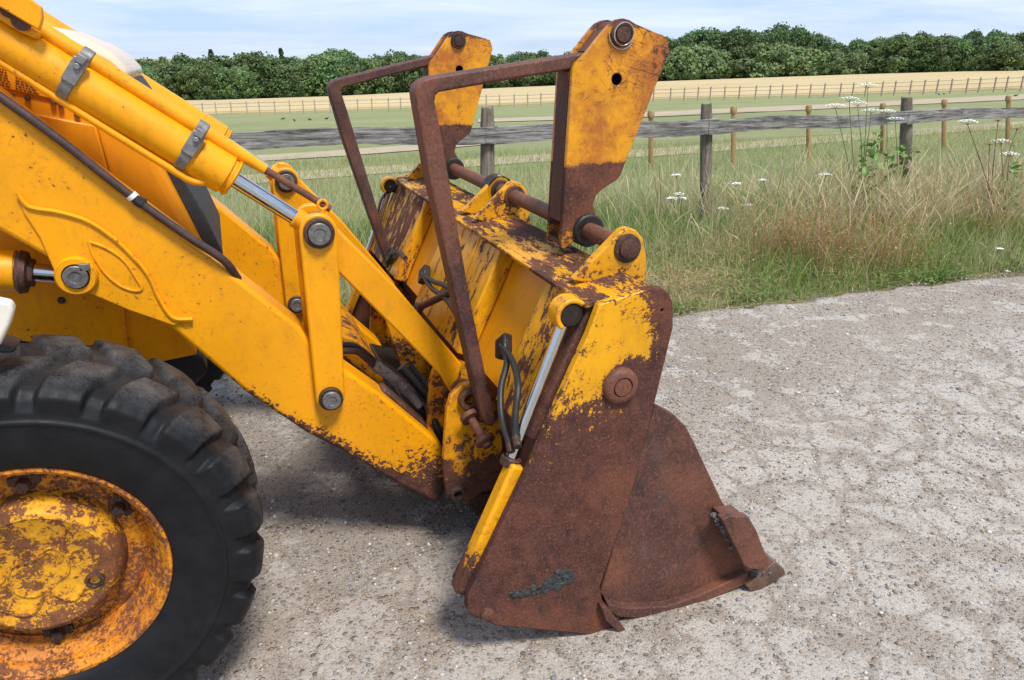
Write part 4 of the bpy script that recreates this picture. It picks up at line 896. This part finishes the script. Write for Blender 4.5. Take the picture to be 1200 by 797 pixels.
def plant(kind, x, y, z, sx, sz, rot, label=None, row=0):
    p = protos[kind]; used.add(kind)
    sd = 'right of the pallet forks' if to_px(np.array((x, y, z)))[0] > 690 else 'left of the pallet forks'
    lb = {6: 'dark pointed pine just topping the far tree line', 4: 'low pale green tree at the front of the right hand wood', 5: 'low pale green tree at the front of the right hand wood', 7: 'tall tree at the back of the wood '+sd, 0: 'broad mid green tree at the wheat edge '+sd, 2: 'broad mid green tree at the wheat edge '+sd, 1: 'dark green tree at the wheat edge '+sd, 3: 'dark green tree at the wheat edge '+sd}[kind]
    if row and kind != 6: lb = 'tall tree at the back of the wood '+sd
    o = p.copy(); COL.objects.link(o); o['label'] = label or lb; o['group'] = lb.replace(' tree', ' trees', 1)
    if label: del o['group']
    o.location = (x, y, z); o.scale = (sx, sx, sz); o.rotation_euler.z = rot
    for k in kids(p):
        d = k.copy(); COL.objects.link(d); d.parent = o
    return o
rs = random.Random(11)
SKYL = [(-150, 50), (0, 60), (145, 66), (180, 64), (240, 61), (330, 60), (420, 57), (480, 59), (560, 60), (640, 57), (700, 58), (765, 44), (790, 34), (820, 30), (850, 31), (905, 26), (935, 33), (965, 43), (1010, 40), (1060, 38), (1100, 38), (1150, 33), (1200, 32), (1350, 30)]
def skyz(px, r):
    y = np.interp(px, [a for a, b in SKYL], [b for a, b in SKYL]); v = ray(px, y); return CAMH+v[2]/math.hypot(v[0], v[1])*r
px = -150.0
def on_az(px, r):
    v = ray(px, 100); h = math.hypot(v[0], v[1]); x, y = v[0]/h*r, v[1]/h*r; return x, y, float(zat(x, y))
while px < 1350:                                    # front row
    right = px > 765
    r = 189+rs.uniform(-2, 4); x, y, z = on_az(px, r); top = skyz(px, r)
    k = rs.choice([4, 5, 4]) if (right and px < 1010) else rs.choice([0, 1, 2, 3, 0, 2])
    H = kinds[k][0]; hh = (top-z)*(rs.uniform(.56, .68) if k in (4, 5) else rs.uniform(.70, 1.0)); s = hh/H
    plant(k, x, y, z-.2, s*rs.uniform(.92, 1.1), s, rs.random()*6); px += rs.uniform(18, 27) if k in (4, 5) else rs.uniform(18, 30)
for row, (r0_, lo, hi, st) in enumerate(((197, .80, 1.04, 21), (207, .86, 1.06, 24))):      # rows behind
    px = -150.0
    while px < 1350:
        r = r0_+rs.uniform(-3, 3); x, y, z = on_az(px, r); top = skyz(px, r); k = 7 if px > 765 else rs.choice([0, 1, 2, 3, 1, 7]); hh = (top-z)*rs.uniform(lo, hi); s = hh/kinds[k][0]
        plant(k, x, y, z-.2, s*rs.uniform(.85, 1.05), s, rs.random()*6, row=1); px += rs.uniform(st*.8, st*1.25)
for px in (252, 333): x, y, z = on_az(px, 200); s = (skyz(px, 200)-z)*rs.uniform(.98, 1.05)/11.6; plant(6, x, y, z, s*1.0, s, 0)
x, y, z = on_az(1163, 181); plant(0, x, y, z-.2, .92, .60, 1.0, 'round dark bush standing alone before the wood at the right')
for i, p in enumerate(protos):
    for k in kids(p): bpy.data.objects.remove(k)
    bpy.data.objects.remove(p)

# crows on the pasture
cm = MB()
cm.lathe((-.16, 0, .16), (1, 0, .30), [(0, .02), (.06, .065), (.16, .085), (.26, .06), (.31, .03)], 10); cm.lathe((.13, 0, .24), (1, 0, .30), [(0, .03), (.04, .045), (.08, .035), (.16, .004)], 8)
cm.lathe((-.16, 0, .15), (-1, 0, -.05), [(0, .03), (.10, .035), (.17, .02)], 6); cm.cyl((0, .02, 0), (.01, .02, .12), .008, n=5); cm.cyl((0, -.02, 0), (.01, -.02, .12), .008, n=5)
c0_ = None
for i, (px, py, side_) in enumerate([(332, 141, 'left'), (345, 143, 'left'), (363, 142, 'left'), (383, 141, 'left'), (1100, 112, 'r'), (1106, 111.5, 'r'), (1190, 114, 'r')]):
    g = T(px, py); lb = 'black crow feeding on the pasture left of the pallet forks' if side_ == 'left' else 'black crow on the pasture near the right edge'; gp = 'crows left of the forks' if side_ == 'left' else 'crows at the right'
    if c0_ is None: c0_ = cm.build('crow', 'crow'); o = c0_
    else: o = c0_.copy(); COL.objects.link(o)
    o.location = g; o.rotation_euler.z = i*1.9; o.scale = (.6,)*3; tag(o, lb, 'bird', gp)

# ================================================================== GRASS
def blades(x, y, h, w, cols, lean=.35, seg=3, head=0.0, dirb=None, z=None):
    k = len(x); z0 = zat(x, y) if z is None else z
    a = np.random.rand(k)*6.283 if dirb is None else dirb+np.random.normal(0, .7, k)
    lx, ly = np.cos(a), np.sin(a); ln = np.abs(np.random.normal(lean, lean*.55, k))*h; fa = np.random.rand(k)*3.14159; wx, wy = np.cos(fa), np.sin(fa)
    vs = []; 
    for j in range(seg+1):
        t = j/seg; cx = x+lx*ln*t**2; cy = y+ly*ln*t**2; cz = z0-.01+h*t*(1-.28*np.minimum(1.5, ln/h)*t); ww = w*(1-t**1.5)*.5+w*.04
        if head: ww = np.where(t > .7, w*head*.5*(1.15-t)*3, w*.22)
        vs += [np.stack([cx-wx*ww, cy-wy*ww, cz], -1), np.stack([cx+wx*ww, cy+wy*ww, cz], -1)]
    m = 2*(seg+1); V = np.stack(vs, 1).reshape(-1, 3); base = (np.arange(k)*m)[:, None, None]; qq = np.array([[2*j, 2*j+1, 2*j+3, 2*j+2] for j in range(seg)])[None]
    return V, (base+qq).reshape(-1, 4), np.repeat(cols, m, 0)
def pick(n, pal, var=.2):
    pal = np.array(pal); c = pal[np.random.randint(0, len(pal), n)]; return c*np.random.uniform(1-var, 1+var, (n, 1))
def vis(x, y, m=320):
    p = to_px(np.c_[x, y, zat(x, y)]); p2 = to_px(np.c_[x, y, zat(x, y)+.5]); return (p[:, 0] > -m) & (p[:, 0] < 1200+m) & (p[:, 2] > 0) & (p2[:, 1] < 900)
def field(n, x0, x1, y0, y1, dens=None):
    x = np.random.uniform(x0, x1, n); y = np.random.uniform(y0, y1, n); k = vis(x, y)
    if dens is not None: k &= np.random.rand(n) < dens(x, y)
    return x[k], y[k]
def merge(name, parts, label, cat='grass'):
    Vs, Qs, Cs = [], [], []; o = 0
    for V_, Q_, C_ in parts: Vs.append(V_); Qs.append(Q_+o); Cs.append(C_); o += len(V_)
    return tag(npmesh(name, np.concatenate(Vs), np.concatenate(Qs), [], 'grass', np.concatenate(Cs)), label, cat, kind='stuff')
def edge_y(x): return 3.86-.028*(x-2.0)
GRN = [(.19, .30, .06), (.26, .37, .085), (.31, .40, .12), (.16, .26, .06), (.38, .42, .16)]
PGR = [(.36, .40, .17), (.42, .43, .20), (.30, .36, .13), (.52, .47, .26), (.56, .49, .28)]
STR = [(.62, .50, .28), (.70, .58, .36), (.55, .43, .22), (.66, .55, .35), (.46, .37, .18)]
BRN = [(.42, .21, .085), (.50, .27, .12), (.36, .16, .07), (.56, .36, .18), (.50, .33, .17)]
parts = []
x, y = field(105000, -2.5, 13, 3.85, 7.2); k = (y > edge_y(x)+.0) & (np.random.rand(len(x)) > .88*np.exp(-(((x-2.75)/.55)**2+((y-4.3)/.42)**2))-0) & (np.random.rand(len(x)) > .7*np.exp(-(((x-3.6)/.6)**2+((y-4.95)/.4)**2))); x, y = x[k], y[k]
hh = np.random.uniform(.06, .25, len(x))*np.clip((y-edge_y(x))/.5+.35, .3, 1)*(.6+.8*vnoise(x*1.3, y*1.3, 31)); lush = vnoise(x*.9, y*1.2, 33)
cc = np.where((lush > .26+.3*np.random.rand(len(x)))[:, None], pick(len(x), GRN), pick(len(x), PGR)); parts.append(blades(x, y, hh, np.full(len(x), .0075), cc))
merge('verge_grass', parts, 'mixed green and pale grass along the edge of the yard')
x, y = field(75000, -4, 26, 6.8, 16); hh = np.random.uniform(.05, .20, len(x)); merge('pasture_grass', [blades(x, y, hh, np.full(len(x), .008), pick(len(x), PGR+GRN[2:3]), .4)], 'short pale grass of the paddock beyond the fence')
# tall dry grass gone to seed round the fence posts at the right
def hot(cx, cy, r): return lambda x, y: np.exp(-(((x-cx)/r)**2+((y-cy)/(r*.75))**2))
g1, g2 = G(1000, 290), G(1130, 275)
den = lambda x, y: np.clip((.42*hot(g1.x, g1.y+.3, 1.0)(x, y)+.42*hot(g1.x+1.9, g1.y+.6, 1.5)(x, y)+.34*hot(g2.x+1, g2.y, 1.4)(x, y))*(.35+1.3*(vnoise(x*2.2, y*2.2, 77) > .5))+.05*(x > 4.3)+.015, 0, 1)*(y > 4.5)
x, y = field(32000, 2.5, 14, 4.3, 7.5, den); merge('seeding_grass', [blades(x, y, np.random.uniform(.28, .72, len(x)), np.full(len(x), .005), pick(len(x), STR+STR+PGR[2:]), .42, 4, 1.5)], 'tall straw coloured grass gone to seed around the grey fence posts')
x, y = field(9000, -.5, 4.5, 4.6, 8.5, lambda x, y: .35+0*x); merge('seeding_grass', [blades(x, y, np.random.uniform(.22, .5, len(x)), np.full(len(x), .005), pick(len(x), STR[:2]+PGR), .3, 3, 1.4)], 'thin pale seeding grass behind the loader arms')
b1, b2, b3 = G(948, 305), G(1000, 308), G(1165, 285)
den = lambda x, y: np.clip((.8*hot(b1.x, b1.y, .36)(x, y)+.9*hot(b2.x, b2.y, .40)(x, y)+.3*hot(b3.x, b3.y, .25)(x, y))*(.15+1.5*(vnoise(x*4, y*4, 81) > .42)), 0, .8)
den_brown = den; x, y = field(42000, 3.2, 9, 3.9, 7, den); merge('russet_weeds', [blades(x, y, np.random.uniform(.12, .50, len(x)), np.full(len(x), .007), pick(len(x), BRN+STR[2:4]+GRN[1:3]), .30, 3, 1.2)], 'dense russet brown dying weeds before the leaning fence post', 'weeds')
# cut straw lying on the verge
den = lambda x, y: np.clip(1.0*hot(2.75, 4.25, .5)(x, y)+.8*hot(3.5, 4.9, .55)(x, y)+.35*hot(4.2, 4.1, .5)(x, y)+.6*hot(.1, 4.05, .6)(x, y)+.5*hot(-.5, 4.1, .8)(x, y)+.06, 0, 1)
x, y = field(42000, -1.4, 9, 3.80, 5.6, den); k = y > edge_y(x)-.06; x, y = x[k], y[k]
merge('straw_litter', [blades(x, y, np.random.uniform(.03, .08, len(x)), np.full(len(x), .005), pick(len(x), STR+BRN[3:]), 3.0, 3, z=zat(x, y)+np.random.uniform(.0, .11, len(x))*np.clip((y-edge_y(x))/.3, .15, 1))], 'dry cut straw lying along the verge edge', 'straw')
# leafy weeds
def leaves(x, y, n, s, pal):
    k = len(x)*n; X = np.repeat(x, n)+np.random.normal(0, .05, k); Y = np.repeat(y, n)+np.random.normal(0, .05, k); Z = zat(X, Y)+np.random.uniform(.005, .11, k)*np.repeat(np.random.uniform(.4, 1.3, len(x)), n); a = np.random.rand(k)*6.28; t = np.random.uniform(-.3, .7, k); ss = s*np.random.uniform(.6, 1.3, k)
    d = np.stack([np.cos(a)*np.cos(t), np.sin(a)*np.cos(t), np.sin(t)], -1); b = np.stack([-np.sin(a), np.cos(a), 0*a], -1); c = np.stack([X, Y, Z], -1); s_ = ss[:, None]
    V_ = np.stack([c, c+d*s_*.5+b*s_*.24, c+d*s_, c+d*s_*.5-b*s_*.24], 1).reshape(-1, 3); return V_, np.arange(k*4).reshape(-1, 4), np.repeat(pick(k, pal), 4, 0)
wx, wy = [], []
for px, py, n, sp_ in ((862, 352, 4, .12), (1130, 330, 6, .2), (1185, 320, 7, .25), (905, 342, 3, .1), (800, 362, 4, .12), (785, 300, 9, .2), (800, 275, 12, .25), (1010, 250, 14, .3), (870, 300, 6, .2), (1070, 340, 4, .15), (820, 262, 8, .2)):
    g = G(px, py); wx += list(g.x+np.random.normal(0, sp_, n)); wy += list(np.maximum(g.y+np.random.normal(0, sp_*.5, n), 3.9))
bx_, by_ = field(9000, 3.4, 9, 3.9, 7, den_brown)
V1 = leaves(bx_, by_, 14, .022, BRN+BRN+STR[2:3]); V1[0].reshape(-1, 4, 3)[:, :, 2] += np.random.uniform(.02, .34, len(V1[0])//4)[:, None]
merge('russet_seeds', [V1], 'russet brown seed clusters of the dying dock clump at the verge', 'weeds')
merge('leafy_weeds', [leaves(np.array(wx), np.array(wy), 20, .045, [(.12, .21, .05), (.17, .27, .07), (.22, .31, .10)])], 'low broad leaved green weeds along the yard edge', 'weeds')

# umbel plants: each one a thing of its own
M['stem'] = simple('plant_stem', (.16, .22, .07), .7, 0, .25, 20, 0); M['dry_stem'] = simple('dry_stem', (.24, .13, .07), .8, 0, .3, 20, 0); M['petal'] = simple('white_petal', (.78, .78, .72), .7, 0, .06, 60, 0)
M['weed_leaf'] = simple('weed_leaf', (.17, .28, .07), .7, 0, .3, 20, 0)
def umbel(name, label, cat, base, heads, stem='stem', r=.045, leafy=0, seed=0, head='petal', group=None):
    rs = random.Random(seed); t = thing(name, label, cat, base, group)
    for (px, py) in heads:
        h = P(px, py, base.y+rs.uniform(-.03, .03)); mid = base.lerp(h, .55)+Vector((rs.uniform(-.03, .03), rs.uniform(-.03, .03), 0))
        s = MB().tube([base, mid, h-Vector((0, 0, r*.5))], lambda q: .0065-.0035*q, 6, 4)
        hm = MB()
        for i in range(26):
            a = i*2.399; q = math.sqrt((i+.5)/26)*r; c = h+Vector((math.cos(a)*q, math.sin(a)*q, -.25*q+rs.uniform(-.004, .004)))
            if i % 2 == 0: s.tube([h-Vector((0, 0, r*.55)), c], .0011, 4, 0)
            e = .0085*rs.uniform(.7, 1.2); hm.add([c+Vector((e*math.cos(k*1.047), e*math.sin(k*1.047), .003*rs.random())) for k in range(6)]+[c+Vector((0, 0, .006))], [(k, (k+1) % 6, 6) for k in range(6)])
        s.build('stem', stem, t); hm.build('flower_head', head, t)['kind'] = 'stuff'
    if leafy:
        lm = MB()
        for i in range(leafy):
            a = rs.random()*6.28; z = rs.uniform(.05, .75)*(P(*heads[0], base.y).z-base.z); o = base+Vector((rs.gauss(0, .05), rs.gauss(0, .05), z)); L = rs.uniform(.04, .10); d = Vector((math.cos(a), math.sin(a), rs.uniform(-1.1, .7))); b = d.cross(Vector((rs.gauss(0, 1), rs.gauss(0, 1), rs.gauss(0, 1)))).normalized()*1.5
            lm.add([o, o+d*L*.5+b*L*.16, o+d*L, o+d*L*.5-b*L*.16], [(0, 1, 2, 3)])
        lm.build('leaf', 'weed_leaf', t)['kind'] = 'stuff'
    return t
def gz(px, py): g = G(px, py); return Vector((g.x, g.y, float(zat(g.x, g.y))))
umbel('hogweed_plant', 'tall green hogweed with white umbels beside the leaning fence post', 'plant', gz(1008, 262), [(980, 121), (1006, 118), (1018, 97), (996, 113), (1022, 127)], r=.085, leafy=190, seed=1)
umbel('hogweed_plant', 'white umbel plant flowering right in front of the leaning post rail', 'plant', gz(1042, 262), [(1050, 137), (1040, 128)], r=.075, leafy=90, seed=2)
umbel('hogweed_plant', 'half dead hogweed with brown stems and white umbels at the right edge', 'plant', gz(1176, 268), [(1174, 163), (1135, 140), (1184, 178)], stem='dry_stem', r=.08, leafy=60, seed=3)
umbel('dock_plant', 'reddish brown dock stems gone to seed at the right edge', 'plant', gz(1160, 272), [(1170, 140), (1160, 168), (1192, 150)], stem='dry_stem', r=.03, leafy=0, seed=4, head='dry_stem')
umbel('yarrow_plant', 'three clustered white yarrow heads left of the dark fence post', 'plant', gz(797, 270), [(796, 226), (788, 231), (799, 231)], r=.05, leafy=6, seed=5)
umbel('yarrow_plant', 'single white yarrow head above the cluster left of the fence post', 'plant', gz(795, 248), [(793, 204)], r=.05, leafy=3, seed=6)
umbel('yarrow_plant', 'white yarrow head just right of the dark fence post', 'plant', gz(866, 262), [(863, 214)], r=.05, leafy=3, seed=7)
umbel('yarrow_plant', 'small white yarrow head in the grass between the two near posts', 'plant', gz(896, 258), [(895, 210)], r=.05, leafy=3, seed=8)
umbel('yarrow_plant', 'white yarrow head above the russet weeds', 'plant', gz(968, 262), [(968, 203)], r=.055, leafy=3, seed=9)
umbel('yarrow_plant', 'low pair of white yarrow heads near the foot of the dark post', 'plant', gz(858, 275), [(848, 243), (876, 239)], r=.05, leafy=3, seed=10)
umbel('yarrow_plant', 'tiny white flower low in the verge at the far right', 'plant', gz(1172, 306), [(1171, 291)], r=.025, leafy=2, seed=11)
